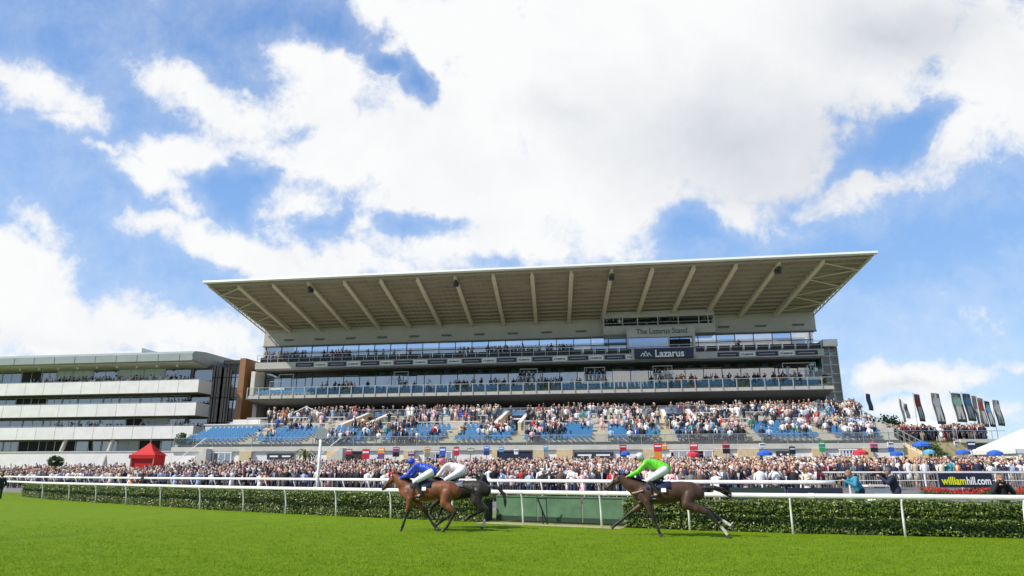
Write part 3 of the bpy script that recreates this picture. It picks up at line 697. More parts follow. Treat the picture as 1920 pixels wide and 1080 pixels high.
for (a_, c_) in VOM:
    for s in (a_, c_):
        b = SB(); b.p([(13.0, 8.75), (14.6, 8.75), (22.6, 6.9), (22.6, 5.2), (13.0, 5.2)], s - .16, s + .16); x = b.build('opening_wall', M['buff'], GS)
        b = SB(); b.p([(13.0, 8.77), (14.6, 8.77), (22.6, 6.92), (22.6, 6.84), (14.6, 8.69), (13, 8.69)], s - .2, s + .2); b.build('coping', M['white'], x)
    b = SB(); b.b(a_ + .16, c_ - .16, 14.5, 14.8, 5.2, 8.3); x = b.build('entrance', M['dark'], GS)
    b = SB(); b.b(a_ + .3, c_ - .3, 14.8, 14.86, 7.6, 8.15); y = b.build('entrance_sign', M['navy'], x)
    b = SB(); b.b(a_ + .55, c_ - .55, 14.86, 14.88, 7.8, 7.94); b.build('lettering', M['lettering'], y)
    b = SB(); b.b(a_ + .16, c_ - .16, 14.8, 22.4, 5.1, 5.3); b.build('entrance_floor', M['concrete'], x)
# crush barriers on the standing steps
for t, z in ((22.45, 6.0), (18.1, 7.0)):
    for a_, c_ in zip(edges[0::2], edges[1::2]):
        s = a_ + .4
        while s + 3.2 < c_ - .3:
            f = SB(); e = 4.0 if t > 20 else 3.0
            e = min(e, c_ - .3 - s)
            f.tube([(s, -t, z + 1.05), (s + e, -t, z + 1.05)], .05, 6); f.tube([(s, -t, z + .55), (s + e, -t, z + .55)], .025, 5)
            for q in (s + .1, s + e / 2, s + e - .1): f.tube([(q, -t, z - .05), (q, -t, z + 1.05)], .035, 6)
            f.build('crush_barrier', mat('barrier_paint', (.6, .6, .56), .5) if 'barrier_paint' not in bpy.data.materials else bpy.data.materials['barrier_paint'], GS); s += e + (.05 if t > 20 else 1.6)
# left and right wings of the terrace
b = SB(); b.b(-36.5, -29.2, 19.6, 20.2, 4.5, 7.15); b.b(-36.5, -36.0, 12, 19.6, 4.5, 7.15); b.b(-29.6, -29.2, 20.2, 22.4, 4.5, 6.9); b.build('wing_wall', M['cream'], GS)
b = SB(); b.b(-36.6, -29.1, 19.5, 20.3, 7.15, 7.25); b.b(-35, -31.5, 15, 17, 7.2, 8.0); b.build('wing_coping', M['white'], GS)
b = SB(); b.p([(21, 6.3), (30, 4.0), (30, 1.3), (21, 1.3)], 34.8, 35.2); b.build('wing_wall', M['buff'], GS); b = SB(); b.p([(12, 8.4), (21, 6.3), (21, 3), (12, 3)], 36.5, 36.9); b.build('wing_wall', M['buff'], GS)
b = SB(); b.b(28.8, 33.0, 20.2, 20.7, 6.3, 7.2); b.build('wing_wall', M['cream'], GS)
f = SB()
for k in range(12):
    q = k / 11; f.br((37.2, 14 + 14 * q, 7.0 - 3.6 * q), (37.2, 14 + 14 * q, 8.4 - 3.9 * q), .05)
f.br((37.2, 14, 8.4), (37.2, 28, 4.5), .06); f.br((37.2, 14, 7.8), (37.2, 28, 4.0), .04); f.build('side_railing', M['metal'], GS)
b = SB(); b.p([(13, 7.2), (28, 3.4), (28, 1.0), (13, 1.0)], 36.95, 37.6); b.build('wing_wall', M['buff'], GS)
# glass gabled screen above the left stair
b = SB(); g0 = (-26.5, 15.5)
for sg_ in (-1, 1): b.add([(g0[0], -g0[1], 7.7), (g0[0] + sg_ * 3.0, -g0[1], 7.3), (g0[0] + sg_ * 3.0, -g0[1], 8.2), (g0[0], -g0[1], 9.6)], [(0, 1, 2, 3)])
g = b.build('gable_screen', M['glass_clear'], GS); f = SB()
for sg_ in (-1, 1): f.br((g0[0], g0[1], 9.6), (g0[0] + sg_ * 3.0, g0[1], 8.2), .08); f.br((g0[0] + sg_ * 1.5, g0[1], 7.4), (g0[0] + sg_ * 1.5, g0[1], 8.9), .05)
f.br((g0[0], g0[1], 7.4), (g0[0], g0[1], 9.7), .06); f.build('screen_frame', M['white'], g)
# --- ground floor under the terrace: bays of wall, shopfront and pier
b = SB(); b.b(-33.5, 34.8, 23, 30.1, .8, 3.84); b.build('undercroft_wall', M['white'], GS)
bays = [(386, 441, 'window'), (458, 480, 'pier'), (508, 557, 'sign'), (620, 640, 'pier'), (652, 690, 'dark'), (762, 782, 'pier'), (800, 850, 'window'), (925, 935, 'pier'), (935, 1000, 'navy'), (1002, 1022, 'pier'), (1045, 1075, 'pier'), (1078, 1150, 'sign'),
        (1205, 1226, 'pier'), (1256, 1334, 'window'), (1337, 1364, 'pier'), (1380, 1420, 'pier'), (1452, 1482, 'sign'), (1518, 1542, 'pier'), (1570, 1600, 'window'), (1612, 1630, 'pier')]
for ua, ub, kd in bays:
    s0, s1 = u2s(ua, 29.5, 850), u2s(ub, 29.5, 850); b = SB()
    if kd == 'pier': b.b(s0, s1, 30.0, 30.42, .8, 3.84); b.build('pier', M['buff'], GS)
    elif kd == 'window':
        b.b(s0, s1, 30.12, 30.2, 2.2, 3.7); x = b.build('shop_window', M['glass'], GS); f = SB(); f.b(s0 - .1, s1 + .1, 30.11, 30.28, 3.7, 3.83)
        for k in range(6): q = s0 + (s1 - s0) * k / 5; f.b(q - .05, q + .05, 30.13, 30.25, 1.2, 3.7)
        f.build('window_frame', M['white'], x)
    elif kd == 'sign':
        b.b(s0, s1, 30.1, 30.25, 3.1, 3.65); x = b.build('shop_sign', M['darkmetal'], GS); f = SB(); f.b(s0 + .3, (s0 + s1) / 2 - .2, 30.25, 30.28, 3.3, 3.45); f.b((s0 + s1) / 2 + .2, s1 - .3, 30.25, 30.28, 3.3, 3.45); f.build('lettering', M['lettering'], x)
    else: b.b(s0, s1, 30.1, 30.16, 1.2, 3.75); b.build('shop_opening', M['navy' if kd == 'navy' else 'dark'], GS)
# outside stair with handrails that drops from the parapet
for (u0, u1, sgn) in ((600, 640, 1), (345, 385, 1)):
    sa, sb_ = u2s(u0 - 20, 31, 850), u2s(u1, 31, 850); b = SB(); f = SB()
    for k in range(10):
        q = k / 9; s = sa + (sb_ - sa) * q; b.b(s - (sb_ - sa) / 18 - .01, s + (sb_ - sa) / 18 + .01, 29.9 + .001 * k, 31.2 - .001 * k, .8, 1.6 + 2.5 * q)
    b.build('outside_stair', M['concrete_l'], GS)
    f.br((sa, 31.2, 2.6), (sb_, 31.2, 5.1), .07); f.br((sa, 30.0, 2.6), (sb_, 30.0, 5.1), .07)
    f.build('handrail', M['white'], GS)

# --- seats: the hundred nearest as parts, the rest as one
def seat_shape(b, s, t, z):
    b.add([(s - .175, -t + .0, z + .4), (s + .175, -t, z + .4), (s + .175, -t + .34, z + .36), (s - .175, -t + .34, z + .36), (s - .175, -t, z + .33), (s + .175, -t, z + .33)], [(0, 1, 2, 3), (4, 5, 1, 0)])
    b.add([(s - .175, -t + .34, z + .36), (s + .175, -t + .34, z + .36), (s + .165, -t + .42, z + .8), (s - .165, -t + .42, z + .8), (s - .175, -t + .39, z + .33), (s + .175, -t + .39, z + .33), (s + .165, -t + .47, z + .8), (s - .165, -t + .47, z + .8)],
          [(0, 1, 2, 3), (3, 2, 6, 7), (1, 5, 6, 2), (4, 0, 3, 7)])
seat_sp = []
for k in range(7):
    t = 24.25 + k * .84; z = 5.95 - .23 * k
    for j in range(int(67.5 / .52)):
        s = -33.2 + .52 * j + (k % 2) * .26
        if any(abs(s - a) < .8 for a in AIS): continue
        seat_sp.append((s, t, z, k))
near = sorted(seat_sp, key=lambda q: (W(q[0], q[1]).length))
proto = None; SEAT_TAKEN = set()
rest = MB()
near_set = [q for q in near if q[3] >= 5][:100]
for q in near_set:
    if proto is None: pb = MB(); seat_shape(pb, 0, 0, 0); proto = pb.build('seat', M['seatblue'], GS); proto.location = (q[0], -q[1], q[2])
    else: c = proto.copy(); C.objects.link(c); c.location = (q[0], -q[1], q[2])
ns = set(near_set)
for q in seat_sp:
    if q not in ns: seat_shape(rest, q[0], q[1], q[2])
for j in range(int(73 / .52)):                   # seats on the middle balcony and the concourse
    for (t, z) in ((7.9, 11.75), (6.4, 12.1), (4.5, 12.45)): seat_shape(rest, -37.6 + .52 * j, t, z)
    if -31 < -37.6 + .52 * j < 35.5:
        for (t, z) in ((11.3, 8.1), (9.8, 8.3), (8.3, 8.5)): seat_shape(rest, -37.6 + .52 * j, t, z)
tag(rest.build('seats', M['seatblue'], GS), kind='stuff')
# ------------------------------------------------------------------ hospitality building on the left
def left_building():
    r = empty('hospitality_building', tuple(P0), -AZ, 'white banded hospitality building with three balconies, left of the grandstand', 'building')
    e, s0 = -47.2, -110
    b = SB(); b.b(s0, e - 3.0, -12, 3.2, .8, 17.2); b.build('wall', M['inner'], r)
    levels = [(12.75, 14.5), (9.55, 11.3), (6.4, 8.1)]
    for z0, z1 in levels:
        b = SB(); b.b(s0, e, 5.9, 6.2, z0, z1); b.b(e - .3, e, 3.0, 5.9, z0, z1); x = b.build('balcony_fascia', M['white'], r)
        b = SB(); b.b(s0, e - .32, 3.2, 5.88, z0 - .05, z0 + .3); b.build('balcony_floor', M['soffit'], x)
        f = SB(); f.b(s0, e, 5.8, 5.86, z1 + .12, z1 + .17); s = s0
        while s < e: f.b(s, s + .05, 5.8, 5.86, z1, z1 + .15); s += 2.4
        f.build('handrail', M['metal'], x); f = SB(); s = e - 3.1
        while s > -90: f.b(s, s + .035, 6.2, 6.208, z0 + .02, z1 - .02); s -= 3.05
        f.build('panel_joints', M['soffit'], x)
    # windows behind the balconies, each storey in panes
    rng = random.Random(5)
    for zi, (z0, z1) in enumerate([(14.0, 16.6), (11.1, 12.6), (7.9, 9.4), (4.9, 6.3)]):
        s = e - 3.3
        while s > -82:
            w = rng.choice((2.6, 3.4, 4.2)); k = rng.random()
            b = SB(); b.b(s - w + .12, s - .12, 3.2, 3.26, z0, z1); x = b.build('window', M['glass_dim' if k < .6 else ('curtain' if k < .8 else 'dark')], r)
            f = SB(); f.b(s - w, s - w + .12, 3.2, 3.34, z0, z1); f.b(s - w, s, 3.2, 3.32, z1, z1 + .08); f.b(s - w / 2 - .03, s - w / 2 + .03, 3.26, 3.3, z0, z1); f.build('window_frame', M['metal'], x)
            s -= w
    # roof: curved pale metal front, deep soffit with downlights
    b = SB(); b.p([(-12, 18.9), (4, 18.75), (6.6, 18.5), (7.25, 18.1), (7.25, 17.1), (6.9, 17.0), (3.0, 16.7), (-12, 17.2)], s0, -48.0); rf = b.build('roof', M['greymetal'], r)
    b = SB(); b.p([(6.8, 16.98), (3.1, 16.66), (3.1, 16.6), (6.85, 16.94)], s0, -48.05); b.build('soffit', M['cream'], rf)
    b = SB(); s = -50
    while s > -90: b.b(s, s + .07, 7.26, 7.3, 17.1, 18.05); s -= 3.3
    b.build('roof_seams', M['metal'], rf)
    b = SB(); b.p([(-3, 18.2), (6, 18.1), (7.24, 17.6), (7.24, 17.2), (3, 16.8), (-3, 17.2)], -48.0, -47.9); b.build('verge_board', M['greymetal'], rf)
    for k in range(9):
        b = SB(); b.tube([(-51.5 - 3.2 * k, -5.2, 16.55), (-51.5 - 3.2 * k, -5.2, 16.8)], .16, 8); b.build('downlight', M['white'], rf)
    b = SB(); b.b(-65.5, -59.2, -1, 3, 18.6, 19.5); b.b(-59.2, -58.9, -1, 3.4, 18.7, 19.8); b.build('plant_room', M['white'], rf)
    # end wall, dark glass between the bands
    b = SB(); b.b(e - 3.3, e - .1, -6, 3.0, .8, 17.1); b.build('end_wall', M['glass_dark'], r)
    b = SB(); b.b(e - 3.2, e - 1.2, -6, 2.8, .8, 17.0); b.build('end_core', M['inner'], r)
    b = SB(); [b.b(e - .12, e - .05, t, t + .08, 3, 17.0) for t in (-4, -2, 0, 1.5, 2.9)]; b.build('end_mullions', M['darkmetal'], r)
    # base: white render wall and raking columns
    b = SB(); b.b(s0, e - .5, 6.0, 6.5, .6, 4.6); b.build('base_wall', M['white'], r)
    b = SB(); b.b(s0, e - .3, 5.4, 6.6, 4.6, 4.75); b.build('base_coping', M['concrete_l'], r)
    for u in (105, 195):
        s = u2s(u, 7, 850); b = SB(); b.tube([(s - .25, -7.2, .6), (s + .05, -5.6, 6.5)], [.32, .28], 10); b.build('column', M['concrete'], r)
left_building()
def link_building():
    r = empty('link_block', tuple(P0), -AZ, 'dark glazed link block with a bronze clad fin between the two stands', 'building')
    b = SB(); b.b(-47.1, -43.0, -6, .4, .8, 17.6); b.build('glazed_front', M['glass_dark'], r); b = SB(); b.b(-45.0, -43.05, .41, .45, 2, 17.3); b.build('blue_glazing', M['glass'], r)
    b = SB(); b.b(-47.0, -43.1, -5.9, -.9, .8, 17.5); b.build('core_wall', mat('brown_core', (.07, .05, .04), .7), r)
    b = SB(); b.b(-47.2, -42.9, -6, .6, 17.5, 18.1); b.build('roof', M['darkmetal'], r)
    f = SB()
    for z in (5.5, 8.9, 12.5, 15.5): f.b(-47.1, -43, .38, .5, z, z + .12)
    for s in (-46.2, -45.2, -44.2): f.b(s, s + .08, .38, .5, .8, 17.5)
    f.build('mullions', M['darkmetal'], r)
    b = SB(); b.b(-43.1, -42.2, -.3, 3.1, .8, 17.9); b.b(-43.14, -42.16, -.34, 3.14, 13.2, 13.28); b.b(-43.14, -42.16, -.34, 3.14, 9.2, 9.28); b.build('bronze_fin', M['copper'], r)
    b = SB(); b.b(-42.2, -41.5, -2, -.3, .8, 17.4); b.build('fin_return', M['copper'], r)
link_building()
# ------------------------------------------------------------------ horses, jockeys, standing people: spheres along a skeleton, remeshed to one skin
def chain(pts):
    """[(x,y,z,r)...] -> dense list of spheres"""
    out = []
    for a, c in zip(pts[:-1], pts[1:]):
        d = math.dist(a[:3], c[:3]); n = max(1, int(d / min(.05, max(.012, min(a[3], c[3])) * .4)))
        for k in range(n): q = k / n; out.append(tuple(a[i] + (c[i] - a[i]) * q for i in range(4)))
    out.append(tuple(pts[-1][:4])); return out
def skin(name, chains, material, parent, voxel=.02, ys=1., smooth=4, paint=None, grow=0.):
    b = MB()
    for ch in chains:
        for (x, y, z, r) in chain(ch): b.ball((x, y, z), ((r + grow), (r + grow) * ys if r > .12 else r + grow, (r + grow)), *((14, 10) if r > .09 else (8, 6)))
    o = b.build(name, material, parent)
    baked(o, [('REMESH', dict(mode='VOXEL', voxel_size=voxel)), ('SMOOTH', dict(iterations=smooth, factor=.6))])
    o.data.polygons.foreach_set('use_smooth', [True] * len(o.data.polygons))
    if paint:
        n = len(o.data.vertices); co = np.empty(n * 3); o.data.vertices.foreach_get('co', co); col = paint(co.reshape(-1, 3))
        at = o.data.color_attributes.new('Col', 'FLOAT_COLOR', 'POINT'); at.data.foreach_set('color', np.concatenate([col, np.ones((n, 1))], 1).ravel())
    return o
coat_m = mat('horse_coat', (.2, .08, .03), .48, spec=.35, attr='Col', noise_s=7, noise_a=.35, bump=.25, sheen=.1); HAIRM = mat('horse_hair', (.012, .009, .008), .5, noise_s=30, noise_a=.3)
skin_m = mat('skin', (.52, .28, .19), .55); hoof_m = mat('hoof', (.05, .04, .03), .5); leather = mat('leather', (.02, .015, .012), .4)
def horse(name, loc, yaw, label, pose, coat, legs, socks=(), grow=0.):
    root = empty(name, loc, yaw, label, 'horse', 'racehorses galloping along the rail')
    P = pose; trunk = [(.62, 0, 1.2, .2), (.45, 0, 1.23, .27), (.2, 0, 1.22, .3), (-.1, 0, 1.21, .315), (-.4, 0, 1.25, .3), (-.68, 0, 1.29, .275), (-.92, 0, 1.29, .265), (-1.12, 0, 1.22, .2)]
    nk = P['neck']; w = (.5, 0, 1.34, .21); neck = [w] + nk
    neck2 = [(.62, 0, 1.18, .17)] + [(x - .02, 0, z - .09, r * .85) for (x, _, z, r) in nk[:2]]
    wither = [(.42, 0, 1.45, .09), (.15, 0, 1.44, .1), (-.3, 0, 1.43, .12), (-.7, 0, 1.45, .12), (-.98, 0, 1.38, .12)]
    chs = [trunk, neck, neck2, wither, P['head']]
    # cheeks, jaw
    h0 = P['head'][1]; chs.append([(h0[0] - .03, .05, h0[2] - .01, .075), (h0[0] + .06, .045, h0[2] - .07, .06)]); chs.append([(h0[0] - .03, -.05, h0[2] - .01, .075), (h0[0] + .06, -.045, h0[2] - .07, .06)])
    leg_pts = []
    for i, lg in enumerate(P['legs']):
        y = lg['y']; full = [(a[0], y * a[3], a[1], a[2] * (1.15 if a[2] < .075 else 1)) for a in lg['p']]; chs.append(full); leg_pts.append(full)
    yaws = .82
    muzzle = Vector(P['head'][-1][:3])
    def paint(co):
        c = np.tile(np.array(coat), (len(co), 1)); dark = np.array(legs)
        for fi, full in enumerate(leg_pts):
            knee, fet = np.array(full[-4][:3]), np.array(full[-2][:3])
            for a_, c_ in zip(full[-4:-1], full[-3:]):
                a_, c_ = np.array(a_[:3]), np.array(c_[:3]); t = np.clip(((co - a_) @ (c_ - a_)) / ((c_ - a_) @ (c_ - a_)), 0, 1); d = np.linalg.norm(co - (a_ + t[:, None] * (c_ - a_)), axis=1)
                k = np.clip(1.6 - d / .09, 0, 1)[:, None]; c = c * (1 - k) + dark * k
            if fi in socks:
                d = np.linalg.norm(co - fet, axis=1); k = np.clip(2.2 - d / .09, 0, 1)[:, None]; c = c * (1 - k) + np.array((.6, .55, .5)) * k
        d = np.linalg.norm(co - np.array(muzzle), axis=1); k = np.clip(1.4 - d / .14, 0, 1)[:, None] * .8; c = c * (1 - k) + dark * k
        return c
    body = skin('body', chs, coat_m, root, .021, yaws, 9, paint, grow)
    for full in leg_pts:                               # hooves
        a_, c_ = Vector(full[-2][:3]), Vector(full[-1][:3]); d = (c_ - a_).normalized(); b = MB(); b.tube([c_ - d * .045, c_ + d * .035], [.045, .062], 10); b.build('hoof', hoof_m, root, smooth=False)
    hd = Vector(P['head'][0][:3]); dirh = (muzzle - hd).normalized(); up = Vector((dirh.z, 0, -dirh.x)) * -1
    if up.z < 0: up = -up
    for sg in (1, -1):
        b = MB(); e0 = hd + Vector((-.01, sg * .05, .06)); b.tube([e0, e0 + Vector((.02, sg * .015, .08)), e0 + Vector((.0, sg * .01, .17))], [.03, .032, .004], 6); x = b.build('ear', coat_m, root, smooth=True)
        at = x.data.color_attributes.new('Col', 'FLOAT_COLOR', 'POINT'); at.data.foreach_set('color', list((*coat, 1)) * len(x.data.vertices))
        b = MB(); q = hd + dirh * .2 + Vector((0, sg * .085, 0)) + up * .035; b.ball(q, (.022, .014, .02), 8, 6); b.build('eye', M['black'], root, smooth=True)
        b = MB(); q = muzzle + Vector((.02, sg * .042, .015)); b.ball(q, (.016, .01, .02), 6, 5); b.build('nostril', M['black'], root)
    # mane along the crest, blown back
    rng = random.Random(3); b = MB(); crest = [Vector((x, 0, z + r * .82)) for (x, _, z, r) in neck]
    for k in range(60):
        q = k / 59 * (len(crest) - 1.001); i = int(q); p = crest[i].lerp(crest[i + 1], q - i); l = .16 + .1 * rng.random()
        b.tube([p - Vector((0, 0, .03)), p + Vector((-l * .5, rng.uniform(-.05, .05), .045)), p + Vector((-l, rng.uniform(-.08, .08), .0))], [.022, .016, .004], 4)
    p = hd + Vector((.02, 0, .1)); b.tube([p, p + dirh * .12 + Vector((.02, 0, .03))], [.03, .006], 5)
    b.build('mane', HAIRM, root)
    b = MB(); tr = Vector((-1.2, 0, 1.36))
    tl = P.get('tail', [(-.2, .04), (-.5, -.06), (-.72, -.3), (-.8, -.62)])
    for k in range(34):
        j = lambda s: rng.uniform(-s, s); pts = [tr + Vector((0.04, j(.02), j(.02)))]; m_ = .6 + .4 * rng.random()
        for n_, (dx, dz) in enumerate(tl): pts.append(tr + Vector((dx * (.8 + .2 * m_), j(.03 + .03 * n_), dz * (.75 + .25 * m_) + j(.02 + .03 * n_))))
        b.tube(pts, [.03, .035, .03, .022, .004], 5)
    b.build('tail', HAIRM, root)
    # tack: cloth, saddle, girth, bridle, reins
    cl_m = P['cloth']; b = MB(); vs = []; n_ = 9
    for x in (.36, .0, -.36):
        for k in range(n_):
            a = -1.15 + 2.3 * k / (n_ - 1); vs.append((x, math.sin(a) * .335 * yaws, 1.21 + math.cos(a) * .345 + (.0 if x > -.3 else .015)))
    b.add(vs, [(i * n_ + k, i * n_ + k + 1, (i + 1) * n_ + k + 1, (i + 1) * n_ + k) for i in range(2) for k in range(n_ - 1)]); sc_ = b.build('saddle_cloth', cl_m, root, smooth=True)
    sc_.modifiers.new('thick', 'SOLIDIFY').thickness = .015
    for sg in (1, -1):
        b = MB(); b.add([(-.08, sg * .275, 1.37), (-.22, sg * .275, 1.37), (-.22, sg * .292, 1.26), (-.08, sg * .292, 1.26)], [(0, 1, 2, 3)]); nb = b.build('number_patch', M['lettering'], sc_); nb.modifiers.new('t', 'SOLIDIFY').thickness = .01
    b = MB(); b.ball((.05, 0, 1.56), (.2, .15, .05), 10, 6); b.tube([(-.12, -.1, 1.6), (-.16, 0, 1.63), (-.12, .1, 1.6)], .03, 6); b.build('saddle', leather, root, smooth=True)
    b = MB(); n_ = 20; b.tube([(.22, math.sin(2 * math.pi * k / n_) * .335 * yaws, 1.215 + math.cos(2 * math.pi * k / n_) * .335) for k in range(n_ + 1)], .022, 5, flat=.5); b.build('girth', leather, root)
    b = MB()
    def ring(c, r, ax, ry=None):
        u = Vector((0, 1, 0)); v = ax.cross(u).normalized(); return [c + u * math.cos(2 * math.pi * k / 12) * (ry or r) + v * math.sin(2 * math.pi * k / 12) * r for k in range(13)]
    b.tube(ring(hd + dirh * .36, .085, dirh, .08), .009, 4); b.tube(ring(hd + dirh * .04, .135, (dirh + Vector((.6, 0, 0))).normalized(), .115), .009, 4)
    for sg in (1, -1): b.tube([hd + Vector((0, sg * .1, .02)), hd + dirh * .36 + Vector((0, sg * .085, 0)), muzzle + Vector((-.04, sg * .06, -.01))], .009, 4)
    b.build('bridle', P.get('bridle', leather), root)
    hand = Vector(P['hand']); b = MB()
    for sg in (1, -1): b.tube([muzzle + Vector((-.05, sg * .065, -.01)), (muzzle + hand) / 2 + Vector((0, sg * .11, -.05)), hand + Vector((0, sg * .08, 0))], .008, 4)
    b.build('reins', leather, root)
    return root
def person_parts(root, J, mats, voxel=.014, cap=None, jacket_len=1, extra=None):
    """J: joints; mats: dict of materials for body, top, trousers, shoes"""
    hd = J['head']; nk = J['neck']; ch = J['chest']; wa = J['waist']; hp = J['hips']
    face = J['face']                                 # direction the face looks
    f = Vector(face).normalized(); H_ = Vector(hd[:3]); r = hd[3]; side = Vector((0, 0, 1)).cross(f).normalized(); upv = f.cross(side)
    b_ch = [[(*(H_ + upv * .0), r), (*(H_ + f * r * .18 - upv * r * .45), r * .78)], [(*(H_ + f * r * .92 - upv * .01), r * .16), (*(H_ + f * r * 1.02 - upv * r * .3), r * .2)], [(*(H_ - upv * r * .4), r * .5), nk]]
    for sg in (1, -1): b_ch.append([(*(H_ + side * sg * r * .92 - upv * r * .15), r * .18), (*(H_ + side * sg * r * .94 + upv * r * .1), r * .2)])
    b_ch += [[nk, ch, wa, hp]]
    top = [[(ch[0], ch[1], ch[2], ch[3]), wa]] + ([[wa, hp]] if jacket_len else []); tr = [[hp, hp]]; sh = []
    for sg, k in ((1, 'L'), (-1, 'R')):
        s_, e_, w_ = J['shoulder' + k], J['elbow' + k], J['wrist' + k]; top += [[ch, s_], [s_, e_, w_]]
        b_ch += [[ch, s_], [s_, e_, (w_[0], w_[1], w_[2], w_[3] * .85)]]
        hv = Vector(J['handdir' + k]).normalized(); wv = Vector(w_[:3]); pc = wv + hv * .055; b_ch.append([(*wv, .026), (*pc, .034), (*(wv + hv * .085), .03)])
        pn = Vector(J.get('palm' + k, (0, 0, -1))).normalized(); ac = hv.cross(pn).normalized()
        for j, ln in enumerate((.062, .07, .066, .052)):      # four fingers, curled
            o = wv + hv * .09 + ac * (j - 1.5) * .019; b_ch.append([(*o, .0105), (*(o + hv * ln * .45 + pn * .008), .0095), (*(o + hv * ln * .5 + pn * ln * .55), .0085), (*(o + hv * ln * .15 + pn * ln * .75), .0075)])
        o = wv + hv * .04 - ac * .03; b_ch.append([(*o, .013), (*(o - ac * .02 + hv * .025 + pn * .012), .011), (*(o - ac * .005 + hv * .05 + pn * .03), .009)])
        hpj, kn, an, toe = J['hip' + k], J['knee' + k], J['ankle' + k], J['toe' + k]
        tr += [[hp, hpj, kn] + ([] if J.get('boots') else [(an[0], an[1], an[2], an[3] * 1.25)])]; b_ch += [[hp, hpj, kn, an, toe]]
        sh += [([(kn[0] + (an[0] - kn[0]) * .12, kn[1] + (an[1] - kn[1]) * .12, kn[2] + (an[2] - kn[2]) * .12, kn[3] * .85)] if J.get('boots') else []) + [an, (an[0] * .6 + toe[0] * .4, an[1] * .6 + toe[1] * .4, toe[2], toe[3]), toe]]
    skin('body', b_ch, mats['skin'], root, voxel, 1, 2)
    skin('jacket', top, mats['top'], root, voxel * 1.15, 1, 3, grow=.02)
    skin('trousers', tr, mats['legs'], root, voxel * 1.15, 1, 3, grow=.014)
    for s_ in sh: skin('boot', [s_], mats['shoes'], root, voxel, 1, 2, grow=.012)
    for sg in (1, -1): b = MB(); b.ball(H_ + f * r * .9 + side * sg * r * .36 + upv * r * .05, r * .12, 6, 5); b.build('eye', M['black'], root)
    b = MB(); b.tube([H_ + f * r * .93 - upv * r * .62 + side * .022, H_ + f * r * .97 - upv * r * .62, H_ + f * r * .93 - upv * r * .62 - side * .022], .006, 5); b.build('mouth', mat('lips', (.35, .12, .1), .5) if 'lips' not in bpy.data.materials else bpy.data.materials['lips'], root)
    if cap == 'helmet':
        b = MB(); c0 = H_ + upv * r * .25; b.ball(c0, (r * 1.3, r * 1.25, r * 1.12), 12, 8); b.build('helmet', mats['cap'], root, smooth=True)
        b = MB(); c1 = c0 + f * r * 1.15 - upv * r * .02; b.tube([c1 - side * r * .7 - f * r * .25, c1 - side * r * .35, c1 + side * r * .35, c1 + side * r * .7 - f * r * .25], [.012, .022, .022, .012], 5); b.build('peak', M['black'], root)
        b = MB(); b.tube([H_ + f * r * .8 + upv * r * .1 + side * r * .75, H_ + f * r * 1.1 + upv * r * .1, H_ + f * r * .8 + upv * r * .1 - side * r * .75], .022, 6); b.build('goggles', M['black'], root)
    elif cap == 'hair' or cap == 'cap':
        b = MB(); b.ball(H_ - f * r * .18 + upv * r * .22, (r * 1.1, r * 1.1, r * 1.02), 12, 8); b.build('hair' if cap == 'hair' else 'cap', mats['cap'], root, smooth=True)
        if cap == 'cap': b = MB(); c1 = H_ + f * r * 1.05 + upv * r * .42; b.tube([c1 - side * r * .6 - f * r * .2, c1 + f * r * .2, c1 + side * r * .6 - f * r * .2], [.012, .03, .012], 5); b.build('peak', mats['cap'], root)
def jockey(hroot, off, tilt, label, silks, capm, breeches=None, sleeve=None):
    root = empty('person', tuple(hroot.location), hroot.rotation_euler.z, label, 'person', 'jockeys crouched over their horses')
    ox, oz = off
    def q(x, y, z, r):                                 # tilt about the hips
        c_, s_ = math.cos(tilt), math.sin(tilt); dx, dz = x + .2, z - 1.9; return (-.2 + dx * c_ - dz * s_ + ox, y, 1.9 + dx * s_ + dz * c_ + oz, r)
    o = lambda x, y, z, r: (x + ox, y, z + oz, r)
    J = dict(head=q(.53, 0, 2.27, .1), face=(1, .12, -.12), neck=q(.43, 0, 2.17, .055), chest=q(.26, 0, 2.07, .14), waist=q(0, 0, 2.03, .125), hips=q(-.2, 0, 1.92, .15), boots=1,
             shoulderL=q(.36, .17, 2.09, .065), shoulderR=q(.36, -.17, 2.09, .065), elbowL=q(.6, .22, 1.84, .05), elbowR=q(.6, -.22, 1.84, .05),
             wristL=o(.86, .09, 1.72, .034), wristR=o(.86, -.09, 1.72, .034), handdirL=(1, -.05, -.25), handdirR=(1, .05, -.25), palmL=(0, -.4, -1), palmR=(0, .4, -1),
             hipL=q(-.16, .1, 1.88, .115), hipR=q(-.16, -.1, 1.88, .115), kneeL=o(.3, .27, 1.6, .07), kneeR=o(.3, -.27, 1.6, .07), ankleL=o(.02, .33, 1.2, .045), ankleR=o(.02, -.33, 1.2, .045), toeL=o(.2, .34, 1.14, .04), toeR=o(.2, -.34, 1.14, .04))
    person_parts(root, J, dict(skin=skin_m, top=silks, legs=breeches or M['breeches'], shoes=leather, cap=capm), .016, 'helmet')
    for sg in (1, -1):
        b = MB(); t = J['toeL' if sg > 0 else 'toeR']; b.tube([(t[0] - .06, t[1] * .98, t[2] + .05), (t[0] - .06, t[1] * .98, t[2] - .06)], .012, 5); b.tube([(t[0] - .1, t[1], t[2] - .06), (t[0] + .0, t[1], t[2] - .06)], .02, 5)
        b.tube([(t[0] - .06, t[1] * .98, t[2] + .05), (.08, sg * .2, 1.5)], .008, 4); b.build('stirrup', M['metal'], hroot)
    return root
M['breeches'] = mat('white_breeches', (.78, .78, .8), .6, noise_s=8, noise_a=.05)
def silk(n, c): return mat(n, c, .35, noise_s=9, noise_a=.14, bump=1.0)
def L4(*a): return a
LEGF = lambda y, pts: dict(y=y, p=[(.48, 1.16, .16, .7), (.36, .99, .115, 1)] + [(*p, 1) for p in pts])
